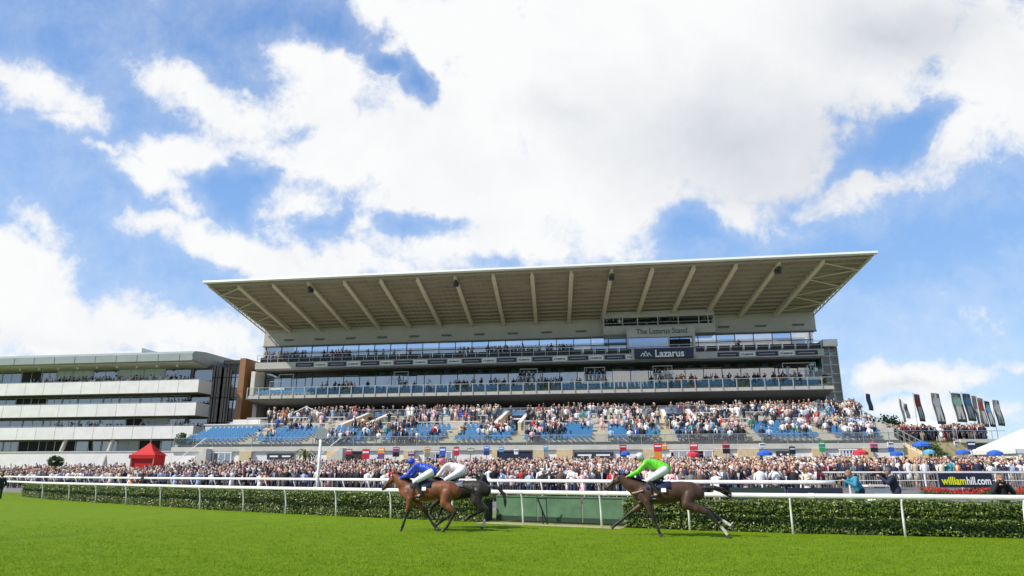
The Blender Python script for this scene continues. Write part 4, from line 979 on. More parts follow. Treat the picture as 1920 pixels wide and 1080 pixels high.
LEGH = lambda y, pts: dict(y=y, p=[(-.88, 1.16, .21, .6), pts[0] + (1,)] + [(*p, 1) for p in pts[1:]])
pose1 = dict(neck=[(.72, 0, 1.46, .195), (.86, 0, 1.58, .16), (.98, 0, 1.69, .125)], head=[(1.0, 0, 1.7, .1), (1.08, 0, 1.6, .105), (1.24, 0, 1.44, .078), (1.36, 0, 1.32, .062), (1.4, 0, 1.28, .05)],
    legs=[LEGF(.17, [(.42, .6, .062), (.5, .38, .037), (.57, .17, .046), (.63, .05, .045)]), LEGF(-.17, [(-.02, .62, .06), (-.2, .38, .036), (-.37, .16, .045), (-.48, .06, .045)]),
          LEGH(.18, [(-.82, .88, .15), (-1.18, .6, .068), (-1.05, .36, .04), (-.92, .15, .046), (-.8, .05, .045)]), LEGH(-.18, [(-.72, .86, .14), (-1.02, .62, .066), (-.8, .42, .038), (-.58, .28, .045), (-.48, .22, .045)])],
    hand=(.86, 0, 1.64), cloth=M['navy'])
pose2 = dict(neck=[(.78, 0, 1.44, .195), (.97, 0, 1.55, .16), (1.12, 0, 1.66, .125)], head=[(1.15, 0, 1.68, .1), (1.22, 0, 1.6, .105), (1.38, 0, 1.48, .078), (1.52, 0, 1.38, .062), (1.57, 0, 1.35, .05)],
    legs=[LEGF(-.17, [(.86, .66, .062), (1.12, .46, .037), (1.34, .3, .046), (1.44, .22, .045)]), LEGF(.17, [(.2, .56, .06), (.12, .34, .036), (.05, .15, .045), (.0, .05, .045)]),
          LEGH(.18, [(-.78, .92, .15), (-1.38, .68, .068), (-1.58, .42, .04), (-1.8, .2, .046), (-1.88, .06, .045)]), LEGH(-.18, [(-.7, .9, .14), (-1.42, .72, .066), (-1.66, .54, .038), (-1.9, .38, .045), (-2.02, .3, .045)])],
    hand=(.86, 0, 1.68), cloth=M['navy'], tail=[(-.16, .03), (-.42, .02), (-.68, -.06), (-.9, -.2)])
pose3 = dict(pose1); pose3['legs'] = [LEGF(.17, [(.72, .7, .062), (.78, .46, .037), (.62, .36, .046), (.52, .33, .045)]), LEGF(-.17, [(.5, .6, .06), (.6, .36, .036), (.68, .16, .045), (.74, .06, .045)]),
          LEGH(.18, [(-.82, .88, .15), (-1.22, .62, .068), (-1.18, .36, .04), (-1.12, .15, .046), (-1.06, .05, .045)]), LEGH(-.18, [(-.72, .86, .14), (-1.0, .6, .066), (-.72, .46, .038), (-.5, .36, .045), (-.4, .3, .045)])]
pose3['tail'] = [(-.2, .02), (-.42, -.06), (-.6, -.28), (-.64, -.62)]; pose3['cloth'] = mat('grey_cloth', (.3, .3, .34), .6)
def g0(u, v):
    a = (u - 960) / FPX; b_ = -(v - 540) / FPX; d = Vector((a, cp - b_ * sp, sp + b_ * cp)); k = -CAM_H / d.z; return (d.x * k, d.y * k, 0)
YAW = rad(180 - 14)
p1 = g0(790, 996); h1 = horse('racehorse', p1, YAW, 'bay racehorse with black legs leading the field under the blue jockey', pose1, (.17, .052, .016), (.014, .01, .008))
jockey(h1, (-.12, -.07), -.06, 'jockey in royal blue silks and blue cap crouched on the leading bay horse', silk('blue_silk', (.02, .07, .5)), silk('blue_cap', (.02, .08, .55)))
d_ = Vector((math.cos(YAW), math.sin(YAW), 0)); nn = Vector((-d_.y, d_.x, 0)); nn = nn if nn.y > 0 else -nn
p2 = Vector(p1) - d_ * .62 + nn * 1.35; h2 = horse('racehorse', tuple(p2), YAW, 'dark brown racehorse with long tail half hidden behind the leading bay', pose3, (.022, .014, .011), (.01, .008, .008), socks=(2,))
jockey(h2, (-.1, -.02), -.1, 'jockey in pinkish white silks and red cap on the dark horse behind the leader', silk('pink_silk', (.78, .66, .66)), silk('white_cap', (.6, .16, .2)))
p3 = g0(1240, 1006); h3 = horse('racehorse', p3, YAW, 'dark bay racehorse with white hind socks galloping behind the field under the green jockey', pose2, (.062, .027, .015), (.014, .01, .009), socks=(2, 3))
jockey(h3, (-.02, .0), .0, 'jockey in bright lime green silks and white cap on the trailing horse', silk('green_silk', (.13, .62, .02)), silk('pale_cap', (.6, .62, .7)))
# pale breast strap on the trailing horse
b = MB(); b.tube([(.82, 0, 1.24), (.74, .2, 1.22), (.45, .26, 1.3)], .022, 5); b.tube([(.82, 0, 1.24), (.74, -.2, 1.22), (.45, -.26, 1.3)], .022, 5); b.build('breast_strap', mat('tan_strap', (.4, .28, .2), .6), h3)

# photographers and stewards on the verge behind the hedge
def stander(loc, rz, label, top, legs, capm, cap, arms='camera', bend=0., scale=1., who=''):
    z0 = ground_z(loc[0], loc[1]) + .01
    root = empty('person', (loc[0], loc[1], z0), rz, label, 'person'); root.scale = (scale,) * 3
    def B(x, y, z, r):                                 # bend forward above the hips (x is forward)
        if z > .92: c_, s_ = math.cos(bend), math.sin(bend); dz = z - .92; return (x * c_ + dz * s_, y, .92 + dz * c_ - x * s_, r)
        return (x, y, z, r)
    J = dict(head=B(.03, 0, 1.62, .105), face=(1, 0, -.1 - bend * .4), neck=B(0, 0, 1.48, .06), chest=B(0, 0, 1.3, .15), waist=B(0, 0, 1.08, .14), hips=B(0, 0, .94, .155), shoulderL=B(0, .19, 1.39, .07), shoulderR=B(0, -.19, 1.39, .07),
             hipL=(0, .1, .88, .1), hipR=(0, -.1, .88, .1), kneeL=(.04, .11, .48, .065), kneeR=(.02, -.11, .48, .065), ankleL=(0, .12, .08, .045), ankleR=(-.03, -.12, .08, .045), toeL=(.16, .13, .045, .04), toeR=(.13, -.13, .045, .04))
    if arms == 'camera': J.update(elbowL=B(.22, .26, 1.24, .055), elbowR=B(.22, -.26, 1.24, .055), wristL=B(.36, .1, 1.5, .037), wristR=B(.2, -.08, 1.56, .037), handdirL=(.7, -.3, .5), handdirR=(.6, .4, .4), palmL=(0, -1, 0), palmR=(0, 1, 0))
    else: J.update(elbowL=B(-.02, .3, 1.12, .055), elbowR=B(-.02, -.3, 1.12, .055), wristL=B(.12, .3, .88, .037), wristR=B(.12, -.3, .88, .037), handdirL=(.3, 0, -1), handdirR=(.3, 0, -1), palmL=(0, -1, 0), palmR=(0, 1, 0))
    person_parts(root, J, dict(skin=skin_m, top=top, legs=legs, shoes=M['black'], cap=capm), .018, cap)
    if arms == 'camera':
        cr = empty('camera_gear', (loc[0], loc[1], z0), rz, 'black long-lens camera held up by the ' + who, 'camera')
        e = B(.26, 0, 1.58, 0)
        b = MB(); b.box(e[0] - .06, e[0] + .04, -.075, .075, e[2] - .05, e[2] + .05); b.build('camera_body', M['black'], cr, bevel=.01)
        b = MB(); b.tube([(e[0] + .04, 0, e[2]), (e[0] + .2, 0, e[2] - .01), (e[0] + .24, 0, e[2] - .01), (e[0] + .38, 0, e[2] - .02)], [.04, .045, .06, .065], 12); b.build('lens', M['black'], cr, smooth=True)
    return root
cl = lambda n, c: mat(n, c, .8, noise_s=6, noise_a=.15)
jet, navyc, tealc, greyc = cl('black_cloth', (.012, .013, .018)), cl('navy_cloth', (.015, .02, .045)), cl('teal_cloth', (.04, .25, .38)), cl('grey_cloth2', (.1, .1, .1))
brownh, blondh = mat('brown_hair', (.06, .035, .02), .6), mat('fair_hair', (.25, .14, .06), .6)
def at(u, Y): return ((u - 960) / (FPX * 1.036) * Y, Y)
stander(at(1872, 21.9), rad(-118), 'photographer in black jacket with a long lens, in front of the dark advertising banner', jet, jet, blondh, 'hair', bend=.12, who='photographer in black at the right')
stander(at(1676, 25.5), rad(165), 'man in navy jacket and flat cap with a camera behind the right hand hedge', navyc, navyc, greyc, 'cap', bend=.25, who='man in the navy jacket')
stander(at(1608, 26.), rad(190), 'photographer in teal jacket with a camera bending beside the white box', tealc, navyc, blondh, 'hair', bend=.55, who='photographer in the teal jacket')
stander(at(6, 51.), rad(150), 'steward in dark clothes standing at the far left end of the hedge', jet, jet, brownh, 'hair', arms='down')
stander(at(912, 33.6), rad(200), 'cameraman in black leaning on the white second rail behind the dark horse', jet, jet, jet, 'cap', bend=.45, who='cameraman behind the dark horse')
stander(at(284, 47.), rad(180), 'photographer in black crouching by the white rail left of the finishing post', jet, jet, brownh, 'hair', bend=.9, who='crouching photographer on the left')
# ------------------------------------------------------------------ spectators: low detail figures (body, clothes, hair in one mesh at this size)
# material slots / colour roles: 0 skin, 1 hair or hat, 2 top, 3 legs, 4 shirt front
def figure(kind, det=0):
    b = MB(); nu, nv = (8, 7) if det else (6, 5); n = 8 if det else 6
    sit = kind.startswith('sit'); zz = -.42 if sit else 0.
    if sit:
        for sg in (-1, 1): b.tube([(sg * .1, 0, .5), (sg * .11, -.42, .52), (sg * .11, -.46, .06)], [.09, .075, .05], 5, 3)
    elif 'dress' in kind: b.tube([(0, 0, .45), (0, 0, .7), (0, 0, 1.0)], [.2, .19, .15], n, 2, flat=.8); [b.tube([(sg * .08, 0, 0), (sg * .08, 0, .5)], [.04, .06], 5, 0) for sg in (-1, 1)]
    else: [b.tube([(sg * .1, 0, 0.0), (sg * .09, 0, .5), (sg * .08, 0, .95)], [.06, .075, .1], 5, 3) for sg in (-1, 1)]
    b.tube([(0, 0, .88 + zz), (0, 0, 1.05 + zz), (0, 0, 1.28 + zz), (0, 0, 1.42 + zz), (0, 0, 1.49 + zz)], [.165, .16, .205, .19, .07], n, 2, flat=.62)
    if 'suit' in kind: b.add([(-.06, -.142, 1.44 + zz), (.06, -.142, 1.44 + zz), (.015, -.145, 1.12 + zz), (-.015, -.145, 1.12 + zz)], [(0, 1, 2, 3)], 4)
    b.tube([(0, 0, 1.46 + zz), (0, -.01, 1.56 + zz)], [.055, .055], 6, 0)
    b.ball((0, -.02, 1.64 + zz), (.082, .1, .12), nu, nv, 0); b.ball((0, .022, 1.675 + zz), (.094, .105, .112), nu, nv, 1)
    if det: b.ball((0, -.125, 1.63 + zz), (.016, .02, .028), 5, 4, 0)
    if 'long' in kind: b.tube([(0, .07, 1.68 + zz), (0, .1, 1.5 + zz), (0, .09, 1.36 + zz)], [.08, .09, .05], 6, 1, flat=.6)
    if 'hat' in kind: b.tube([(0, 0, 1.73 + zz), (0.01, 0, 1.745 + zz)], [.2, .17], 9, 1); b.ball((0, 0, 1.75 + zz), (.1, .1, .09), nu, 5, 1)
    if 'cap' in kind: b.ball((0, -.1, 1.71 + zz), (.08, .08, .02), nu, 4, 1)
    def arm(sg, e, w):
        b.tube([(sg * .2, 0, 1.4 + zz), (sg * e[0], e[1], e[2] + zz), (sg * w[0], w[1], w[2] + zz)], [.062, .05, .038], 5, 2); b.ball((sg * w[0], w[1] - .02, w[2] + zz), (.04, .045, .05), 5, 4, 0)
    if 'phone' in kind: arm(1, (.27, -.14, 1.22), (.1, -.3, 1.55)); arm(-1, (.27, -.14, 1.22), (.1, -.3, 1.55)); b.box(-.07, .07, -.36, -.34, 1.52 + zz, 1.62 + zz, 3)
    elif 'clap' in kind: arm(1, (.27, -.1, 1.15), (.04, -.33, 1.3)); arm(-1, (.27, -.1, 1.15), (.04, -.33, 1.3))
    elif 'raise' in kind: arm(1, (.28, -.04, 1.55), (.25, -.08, 1.88)); arm(-1, (.27, .0, 1.15), (.2, -.15, .92))
    elif 'shade' in kind: arm(1, (.34, -.1, 1.42), (.1, -.15, 1.7)); arm(-1, (.27, .03, 1.14), (.25, -.08, .9))
    else: arm(1, (.26, .03, 1.14), (.22, -.1, .9)); arm(-1, (.26, .03, 1.14), (.22, -.1, .9))
    if 'bag' in kind: b.box(.2, .34, -.1, .1, .8, 1.02, 3)
    return b
KINDS = ['suit', 'suit_cap', 'suit_hat', 'plain', 'plain_phone', 'plain_clap', 'suit_phone', 'dress_long', 'dress_long_hat', 'dress_long_clap', 'plain_long', 'plain_shade', 'plain_raise', 'suit_bag', 'dress_long_shade', 'plain_hat']
SKINS = [(.6, .33, .24), (.66, .39, .29), (.52, .27, .19), (.62, .36, .27), (.3, .15, .09)]
HAIRS = {'dark hair': (.02, .013, .01), 'brown hair': (.075, .04, .02), 'fair hair': (.36, .24, .11), 'grey hair': (.35, .34, .33)}
HATS = {'black hat': (.015, .015, .018), 'straw hat': (.55, .45, .28), 'navy hat': (.02, .025, .07), 'white hat': (.75, .73, .7)}
TOPS = {'black': (.012, .012, .015), 'navy': (.016, .022, .055), 'white': (.78, .77, .76), 'grey': (.16, .165, .18), 'pale pink': (.7, .45, .46), 'red': (.5, .02, .03), 'light blue': (.32, .46, .64), 'beige': (.5, .42, .32), 'brown': (.12, .07, .045), 'royal blue': (.03, .09, .38), 'cream': (.68, .62, .5), 'burgundy': (.16, .015, .03), 'teal': (.03, .24, .28), 'orange': (.7, .2, .04), 'green': (.05, .17, .06)}
TW = [34, 22, 27, 12, 8, 3, 7, 7, 6, 2, 4, 3, 1, .8, 1.5]
from mathutils.noise import noise as noise_fn
LEGS_ = [(.015, .016, .022), (.02, .03, .07), (.25, .22, .17), (.05, .07, .13), (.1, .1, .11)]
rngp = random.Random(21)
ROLE = [mat('crowd_skin', (.5, .3, .2), .6, attr='Col'), ]
def figure_mats(skin_c, hair_c, leg_c, tag_):
    return [mat('skin_' + tag_, skin_c, .55), mat('hair_' + tag_, hair_c, .6), mat('spectator_clothes', (.5, .5, .5), .8, objcol=True) if 'spectator_clothes' not in bpy.data.materials else bpy.data.materials['spectator_clothes'], mat('lower_' + tag_, leg_c, .8),
            M['lettering']]
# near templates with their own hair, hats and trousers
TPL = []
for i in range(44):
    k = KINDS[i % len(KINDS)]; hat = 'hat' in k or 'cap' in k; hn, hc = rngp.choice(list((HATS if hat else HAIRS).items()))
    if 'cap' in k: hn = hn.replace('straw hat', 'tan flat cap').replace(' hat', ' flat cap')
    b = figure(k, 1); me_o = b.build('spectator_body', figure_mats(rngp.choice(SKINS), hc, rngp.choice(LEGS_), '%s_%d' % (k, i)), None, smooth=True)
    TPL.append((k, hn, me_o.data)); bpy.data.objects.remove(me_o)
# far figures: one mesh in the end, colour per corner
FAR = []
for k in KINDS + ['sit_suit', 'sit_plain', 'sit_long', 'sit_plain_hat']: b = figure(k); FAR.append((k, np.array(b.v), [tuple(f) for f in b.f], list(b.m)))
class Crowd:
    def __init__(s): s.v = []; s.ls = []; s.lv = []; s.col = []; s.nv = 0
    def add(s, x, y, z, rz, sc, kinds=None, tops=None):
        k, v, f, m = rngp.choice(FAR[:16] if kinds is None else FAR[16:] if kinds == 'sit' else [q for q in FAR[:16] if q[0] in kinds]); c_, s_ = math.cos(rz), math.sin(rz)
        w = v * sc; w = np.stack([w[:, 0] * c_ - w[:, 1] * s_ + x, w[:, 0] * s_ + w[:, 1] * c_ + y, w[:, 2] + z], 1); s.v.append(w)
        hat = 'hat' in k or 'cap' in k; roles = [rngp.choice(SKINS), rngp.choice(list((HATS if hat else HAIRS).values())), TOPS[tops or rngp.choices(list(TOPS), TW)[0]], rngp.choice(LEGS_), (.8, .8, .8)]
        for q, mi in zip(f, m): s.ls.append(len(q)); s.lv += [s.nv + i for i in q]; s.col += [roles[mi]] * len(q)
        s.nv += len(v)
    def build(s, name, label):
        me = bpy.data.meshes.new(name); me.vertices.add(s.nv); me.vertices.foreach_set('co', np.concatenate(s.v).ravel())
        me.loops.add(len(s.lv)); me.loops.foreach_set('vertex_index', np.array(s.lv, dtype=np.int32)); ls = np.array(s.ls, dtype=np.int32); me.polygons.add(len(ls)); me.polygons.foreach_set('loop_start', np.concatenate([[0], np.cumsum(ls)[:-1]]).astype(np.int32))
        me.update(calc_edges=True); me.polygons.foreach_set('use_smooth', [True] * len(ls))
        at_ = me.color_attributes.new('Col', 'FLOAT_COLOR', 'CORNER'); c = np.ones((len(s.lv), 4)); c[:, :3] = s.col; at_.data.foreach_set('color', c.ravel())
        me.materials.append(mat('crowd_clothes', (.4, .4, .4), .75, attr='Col')); o = bpy.data.objects.new(name, me); C.objects.link(o); return tag(o, label, 'crowd', kind='stuff')
# where the enclosure crowd stands
spots = []
for x in np.arange(-78, 62, .6):
    q = R2(float(x)) + .75; row = 0
    while True:
        xx = float(x) + rngp.uniform(-.2, .2) + (row % 2) * .28; p = rail_off(xx, q + rngp.uniform(-.22, .22)); s, t = toST(p.x, p.y)
        if t < front_t(s) + .6: break
        u = 960 + 1.036 * FPX * p.x / p.y
        ok = -60 < u < 1990
        if u > 1530: ok = ok and p.y > 42.5 + rngp.uniform(0, .4)
        if u < 480: ok = ok and not (232 < u < 318 and p.y > 73)
        dens = (.95 if row < 3 else .84) + .5 * noise_fn(Vector((p.x * .22, p.y * .3, 0)))
        if u > 1530: dens *= .8
        if ok and rngp.random() < dens: spots.append((p.x, p.y, u, row))
        q += 1.02 if row > 1 else .85; row += 1
        if row > 60: break
spots.sort(key=lambda q: q[0] ** 2 + q[1] ** 2)
vis = [q for q in spots if -5 < q[2] < 1925]; first = vis[:286]; fs_ = set(first)
proto_used = {}; people = []
def place_person(x, y, u):
    k, hn, me = rngp.choice(TPL); tn = rngp.choices(list(TOPS), TW)[0]; z = ground_z(x, y) + .006; sc = rngp.uniform(.9, 1.04) * (.95 if 'long' in k else 1)
    o = bpy.data.objects.new('person', me); C.objects.link(o); o.location = (x, y, z); o.scale = (sc,) * 3
    o.rotation_euler = (rngp.uniform(-.05, .08), 0, math.atan2(x, y) * -.5 + rngp.uniform(-.5, .35)); o.color = (*TOPS[tn], 1)
    wear = 'dress' if 'dress' in k else ('jacket over a white shirt' if 'suit' in k else 'top'); act = {'phone': 'holding up a phone', 'clap': 'clapping', 'raise': 'with one arm raised', 'shade': 'shading the eyes'}
    a_ = next((v for kk, v in act.items() if kk in k), 'standing')
    people.append((o, f'{tn} {wear}', hn, a_, u))
for q in first: place_person(q[0], q[1], q[2])
LAND = [(0, 250, 'left of the red tent'), (250, 420, 'below the red tent'), (420, 590, 'left of the finishing post'), (590, 700, 'just right of the finishing post'), (700, 880, 'behind the two leading horses'), (880, 1000, 'behind the tail of the dark horse'),
        (1000, 1130, 'above the green panels'), (1130, 1320, 'behind the lime green jockey'), (1320, 1430, 'right of the trailing horse'), (1430, 1560, 'near the right end of the second rail'), (1560, 1740, 'beyond the photographers'), (1740, 1940, 'above the dark advertising banner')]
from collections import defaultdict
cnt = defaultdict(list)
for (o, w, hn, a_, u) in people:
    place = next((n for a, c, n in LAND if a <= u < c), 'at the edge of the crowd'); cnt[(w, hn, a_, place)].append((u, o))
ORD = ['leftmost', 'second from left', 'third from left', 'fourth from left', 'fifth from left', 'sixth from left']
for (w, hn, a_, place), l in cnt.items():
    l.sort(key=lambda q: q[0])
    for i, (u, o) in enumerate(l):
        lab = f'{w}, {hn}, {a_} {place}'
        if len(l) > 1: lab = lab + ', ' + ORD[i]
        if len(lab.split()) > 16: lab = lab.replace(' over a white shirt', '')
        if len(lab.split()) > 16: lab = lab.replace('near the right end of the second rail', 'near the right rail end').replace(' the ', ' ')
        tag(o, lab, 'person', 'spectators standing nearest the rails')
cr = Crowd()
for q in spots:
    if q in fs_: continue
    cr.add(q[0], q[1], ground_z(q[0], q[1]), math.atan2(q[0], q[1]) * -.5 + rngp.uniform(-.5, .4), rngp.uniform(.9, 1.03))
# people on the terraces and balconies: (t, z, density by pixel column)
def u_of(s, t, z):
    p = W(s, t, z); f = p.y * cp + (p.z - CAM_H) * sp; return 960 + FPX * p.x / f
def row(s0, s1, t, z, step, dens, kinds=None, tops=None, skip=lambda s: False):
    s = s0
    while s < s1:
        u = u_of(s, t, z); d = next((c for a, b_, c in dens if a <= u < b_), 0)
        if d and rngp.random() < d * .85 + (1.4 * noise_fn(Vector((s * .3, t * .35, z * .4))) if d < .95 else 0) and not skip(s):
            p = W(s + rngp.uniform(-.1, .1), t + rngp.uniform(-.12, .12)); cr.add(p.x, p.y, z, -AZ + rngp.uniform(-.6, .3), rngp.uniform(.9, 1.03), kinds, (rngp.choice(tops) if tops and rngp.random() < .8 else None))
        s += step
invom = lambda s: any(a - .35 < s < c + .35 for a, c in VOM)
DU = [(500, 560, .35), (560, 690, .7), (690, 730, 0), (730, 830, .55), (830, 955, .45), (990, 1000, .2), (1000, 1240, .8), (1290, 1500, .9), (1500, 1620, .6)]
for k in range(9): row(-32.5, 36.2, 13.15 + 1.08 * k, 8.05 - .2 * k, .6, [(a, c, d * (.62 if k % 2 else .4) * (.55 if k < 3 else 1)) for a, c, d in DU], skip=invom)
row(-30, 36, 23.2, 5.95, .8, [(500, 690, .35), (730, 1000, .3), (1000, 1600, .6)])
DL = [(480, 560, .1), (560, 690, .25), (690, 760, .6), (760, 850, .12), (850, 925, .15), (925, 1000, .5), (1000, 1140, .5), (1140, 1180, .3), (1180, 1330, .75), (1330, 1480, .55), (1480, 1640, .35)]
for k in range(7): row(-33, 34.4, 24.35 + .84 * k, 5.95 - .23 * k, .56, [(a, c, d * (1.25 if k < 4 else .85)) for a, c, d in DL], 'sit', skip=lambda s: any(abs(s - a) < .7 for a in AIS))
DKT = ['black', 'navy', 'grey', 'black', 'burgundy', 'brown']
for k, (t, z) in enumerate(((11.6, 8.1), (10, 8.3), (8.4, 8.5), (4, 8.1))): row(-33, 36, t, z, .62, [(515, 545, .4), (590, 700, .5), (700, 900, .25), (910, 990, .05), (990, 1140, .5), (1140, 1400, .4), (1400, 1600, .25)], None if k else None, DKT)
for t, z in ((8.0, 11.75), (6.4, 12.1), (3.6, 12.5), (2.0, 12.4)): row(-30, 35.5, t, z, .6, [(600, 640, .3), (640, 700, .35), (700, 760, .12), (800, 850, .45), (850, 950, .6), (950, 1020, .2), (1020, 1090, .5), (1230, 1290, .2), (1290, 1420, .55), (1420, 1560, .5)], None, DKT)
for t, z in ((3.2, 17.05), (2.2, 17.05)): row(-39.6, 36, t, z, .55, [(484, 560, .8), (560, 660, .75), (660, 780, .15), (860, 1080, .7), (1080, 1130, .1), (1380, 1430, .15), (1500, 1560, .2)], None, DKT)
for (ua, ub) in ((728, 756), (970, 1004), (1094, 1134), (1226, 1264), (1477, 1542)): row(u2s(ua, 4.5) + .3, u2s(ub, 4.5) - .2, 3.6, 13.3, .55, [(0, 1920, .7)], None, ['black', 'navy', 'white'])
row(9.8, 23.6, 1.2, 20.9, .9, [(0, 1920, .5)], None, ['black', 'navy'])
for t, z, dens in ((5.2, 13.45, [(50, 365, .97)]), (4.3, 13.9, [(60, 330, .96)]), (5.2, 10.35, [(80, 100, .5), (300, 365, .97)]), (5.2, 7.1, [(95, 190, .96), (255, 300, .9), (300, 360, .7)])): row(-82, -47.8, t, z, .55, dens, None, ['black', 'navy', 'grey', 'white'] if z > 12 else ['white', 'black', 'navy', 'light blue'])
# raised bank on the right
BX = lambda u, Y: ((u - 960) / (FPX * 1.036)) * Y
for k in range(130):
    u = rngp.choice([rngp.uniform(1675, 1745), rngp.uniform(1675, 1860), rngp.uniform(1780, 1860)]); Y = rngp.uniform(72.6, 75.5); cr.add(BX(u, Y), Y, 5.0, rngp.uniform(-.7, .3), rngp.uniform(.9, 1.05), None, rngp.choice(DKT + [None, None]))
for k in range(14): cr.add(*W(37.9 + rngp.random() * .5 - 1.2, rngp.uniform(10, 12))[:2], 8.1, 0, 1, None, 'black')
cr.build('crowd', 'dense crowd of spectators filling the enclosure, terraces and balconies behind the nearest rows')

# ------------------------------------------------------------------ right hand bank, marquees, tree, flags
bk = MB(); pts = [(BX(1668, 72), 72), (BX(1960, 72), 72), (BX(1960, 95) + 20, 95), (BX(1668, 72), 95)]
bk.prism(pts, .6, 5.0, 'z'); tag(bk.build('terrain', mat('bank_grass', (.14, .16, .06), .9, noise_s=2, noise_a=.2)), kind='structure')
bw = empty('stone_wall', (BX(1670, 71.5), 71.5, 1.), 0, 'buff stone stepped wall below the raised bank on the right', 'wall')
b = MB(); L_ = BX(1900, 71.5) - BX(1670, 71.5); b.box(0, L_, 0, .4, -.3, 3.8); b.build('wall', mat('buff_stone', (.5, .4, .22), .85, noise_s=2.5, noise_a=.3, bump=.4), bw)
b = MB(); b.box(7.5, L_, -.2, .5, 3.8, 4.15); b.build('coping', M['concrete_l'], bw)
b = MB(); b.box(8.5, L_ - 1, -.12, -.02, 2.6, 3.7); b.build('opening', M['dark'], bw)
f = MB(); [f.tube([(q, .1, 3.8), (q, .1, 5.0)], .035, 5) for q in np.arange(.2, L_, 1.8)]; f.tube([(0, .1, 5.0), (L_, .1, 5.0)], .03, 5); f.build('railing', M['metal'], bw)
def marquee(cx, cy, z0, w, d, hw, hp, label, m, rib=0, pag=False):
    r = empty('marquee', (cx, cy, z0), 0, label, 'tent')
    b = MB(); b.box(-w / 2, w / 2, -d / 2, d / 2, 0, hw); b.build('side_walls', m, r)
    b = MB(); e = .15; rings = [(1, 0), (.62, .32), (.33, .62), (.13, .88), (.02, 1)] if pag else [(1, 0), (.5, .5), (.02, 1)]
    vs = []
    for q, h in rings: vs += [(-w / 2 * q - e * q, -d / 2 * q - e * q, hw + hp * h), (w / 2 * q + e * q, -d / 2 * q - e * q, hw + hp * h), (w / 2 * q + e * q, d / 2 * q + e * q, hw + hp * h), (-w / 2 * q - e * q, d / 2 * q + e * q, hw + hp * h)]
    fs = [(i * 4 + k, i * 4 + (k + 1) % 4, i * 4 + 4 + (k + 1) % 4, i * 4 + 4 + k) for i in range(len(rings) - 1) for k in range(4)] + [tuple(range(len(vs) - 4, len(vs)))]
    b.add(vs, fs); rf = b.build('roof', m, r)
    b = MB(); b.box(-w / 2 - .2, w / 2 + .2, -d / 2 - .2, -d / 2 - .17, hw - .35, hw + .02); b.box(-w / 2 - .2, -w / 2 - .17, -d / 2 - .2, d / 2 + .2, hw - .35, hw + .02); b.build('valance', m, r)
    for sx in (-1, 1): b = MB(); b.tube([(sx * w / 2, -d / 2 - .1, 0), (sx * w / 2, -d / 2 - .1, hw)], .06, 6); b.build('pole', M['metal'], r)
    if pag: b = MB(); b.tube([(0, 0, hw + hp - .1), (0, 0, hw + hp + .5)], [.05, .02], 5); b.build('finial', M['metal'], r)
    return r
red = marquee(BX(275, 76), 76, 1.75, 2.4, 2.4, 1.9, 1.35, 'red pagoda tent with a pointed roof in front of the white building', M['red'], pag=True)
marquee(BX(1965, 62), 64, 1.3, 6.2, 6, 2.5, 1.9, 'large white marquee at the right edge behind the crowd', M['tentwhite'])
marquee(BX(1740, 110), 110, 5.0, 9, 8, 3.2, 2.2, 'far white marquee roof behind the people on the bank', M['tentwhite'])
def tree(name, loc, H_, R_, label, cat, seed, trunk=.3, group=None, n=2600, ls=.16, squash=.8):
    r = empty(name, loc, 0, label, cat, group); rg = random.Random(seed); b = MB(); b.tube([(0, 0, -.2), (0.03, 0, trunk * H_), (.1, .05, H_ * .8)], [.05 * R_ + .03, .04 * R_ + .02, .02], 7); tips = []
    for k in range(9):
        a = rg.uniform(0, 6.28); l = R_ * rg.uniform(.4, .85); z0 = trunk * H_ * rg.uniform(.7, 1.6); t_ = Vector((math.cos(a) * l, math.sin(a) * l, z0 + (H_ - z0) * rg.uniform(.3, .9))); b.tube([(0, 0, z0 * .9), tuple(t_ * .6 + Vector((0, 0, z0 * .2))), tuple(t_)], [.03 * R_, .02 * R_, .006], 5); tips.append(t_)
    b.build('trunk', M['bark'], r); b = MB(); cs = [(t_, rg.uniform(.28, .45) * R_) for t_ in tips] + [(Vector((rg.uniform(-.4, .4) * R_, rg.uniform(-.4, .4) * R_, H_ * rg.uniform(.55, .95))), rg.uniform(.3, .45) * R_) for _ in range(8)]
    for k in range(n):
        c_, rr_ = rg.choice(cs); d = Vector((rg.gauss(0, 1), rg.gauss(0, 1), rg.gauss(0, 1) * squash)).normalized() * rr_ * rg.random() ** .4; p = c_ + d; nr = Vector((rg.gauss(0, 1), rg.gauss(0, 1), rg.gauss(.5, 1))).normalized(); e1 = nr.orthogonal().normalized() * ls * rg.uniform(.6, 1.2); e2 = nr.cross(e1) * .6
        kk = rg.random(); b.add([p - e1, p + e2, p + e1, p - e2], [(0, 1, 2, 3)], 0, (.035 + .05 * kk, .075 + .07 * kk, .015 + .015 * kk))
    b.build('crown', M['leaf'], r); return r
tree('broadleaf_tree', (BX(1668, 88), 88, 2.), 6.6, 3.2, 'green tree behind the bank between the stand and the flags', 'tree', 4, n=3200, ls=.2)
tree('broadleaf_tree', (BX(1820, 100), 100, 2.), 6.2, 3., 'dark green tree top behind the people on the bank, under the flags', 'tree', 5, n=2000, ls=.22)
tree('shrub', (BX(352, 73), 71.5, 2.2), 3.4, 1.3, 'tall dark shrub beside the stair left of the terrace', 'shrub', 6, trunk=.15, n=1500, ls=.13)
tree('shrub', (BX(335, 71), 72, 1.6), 2.6, 1.1, 'lower shrub right of the red tent', 'shrub', 7, trunk=.15, n=1100, ls=.12)
tree('shrub', (BX(66, 73), 76, 1.8), 1.7, .8, 'small yellow green shrub before the white wall on the left', 'shrub', 9, trunk=.2, n=900, ls=.12)
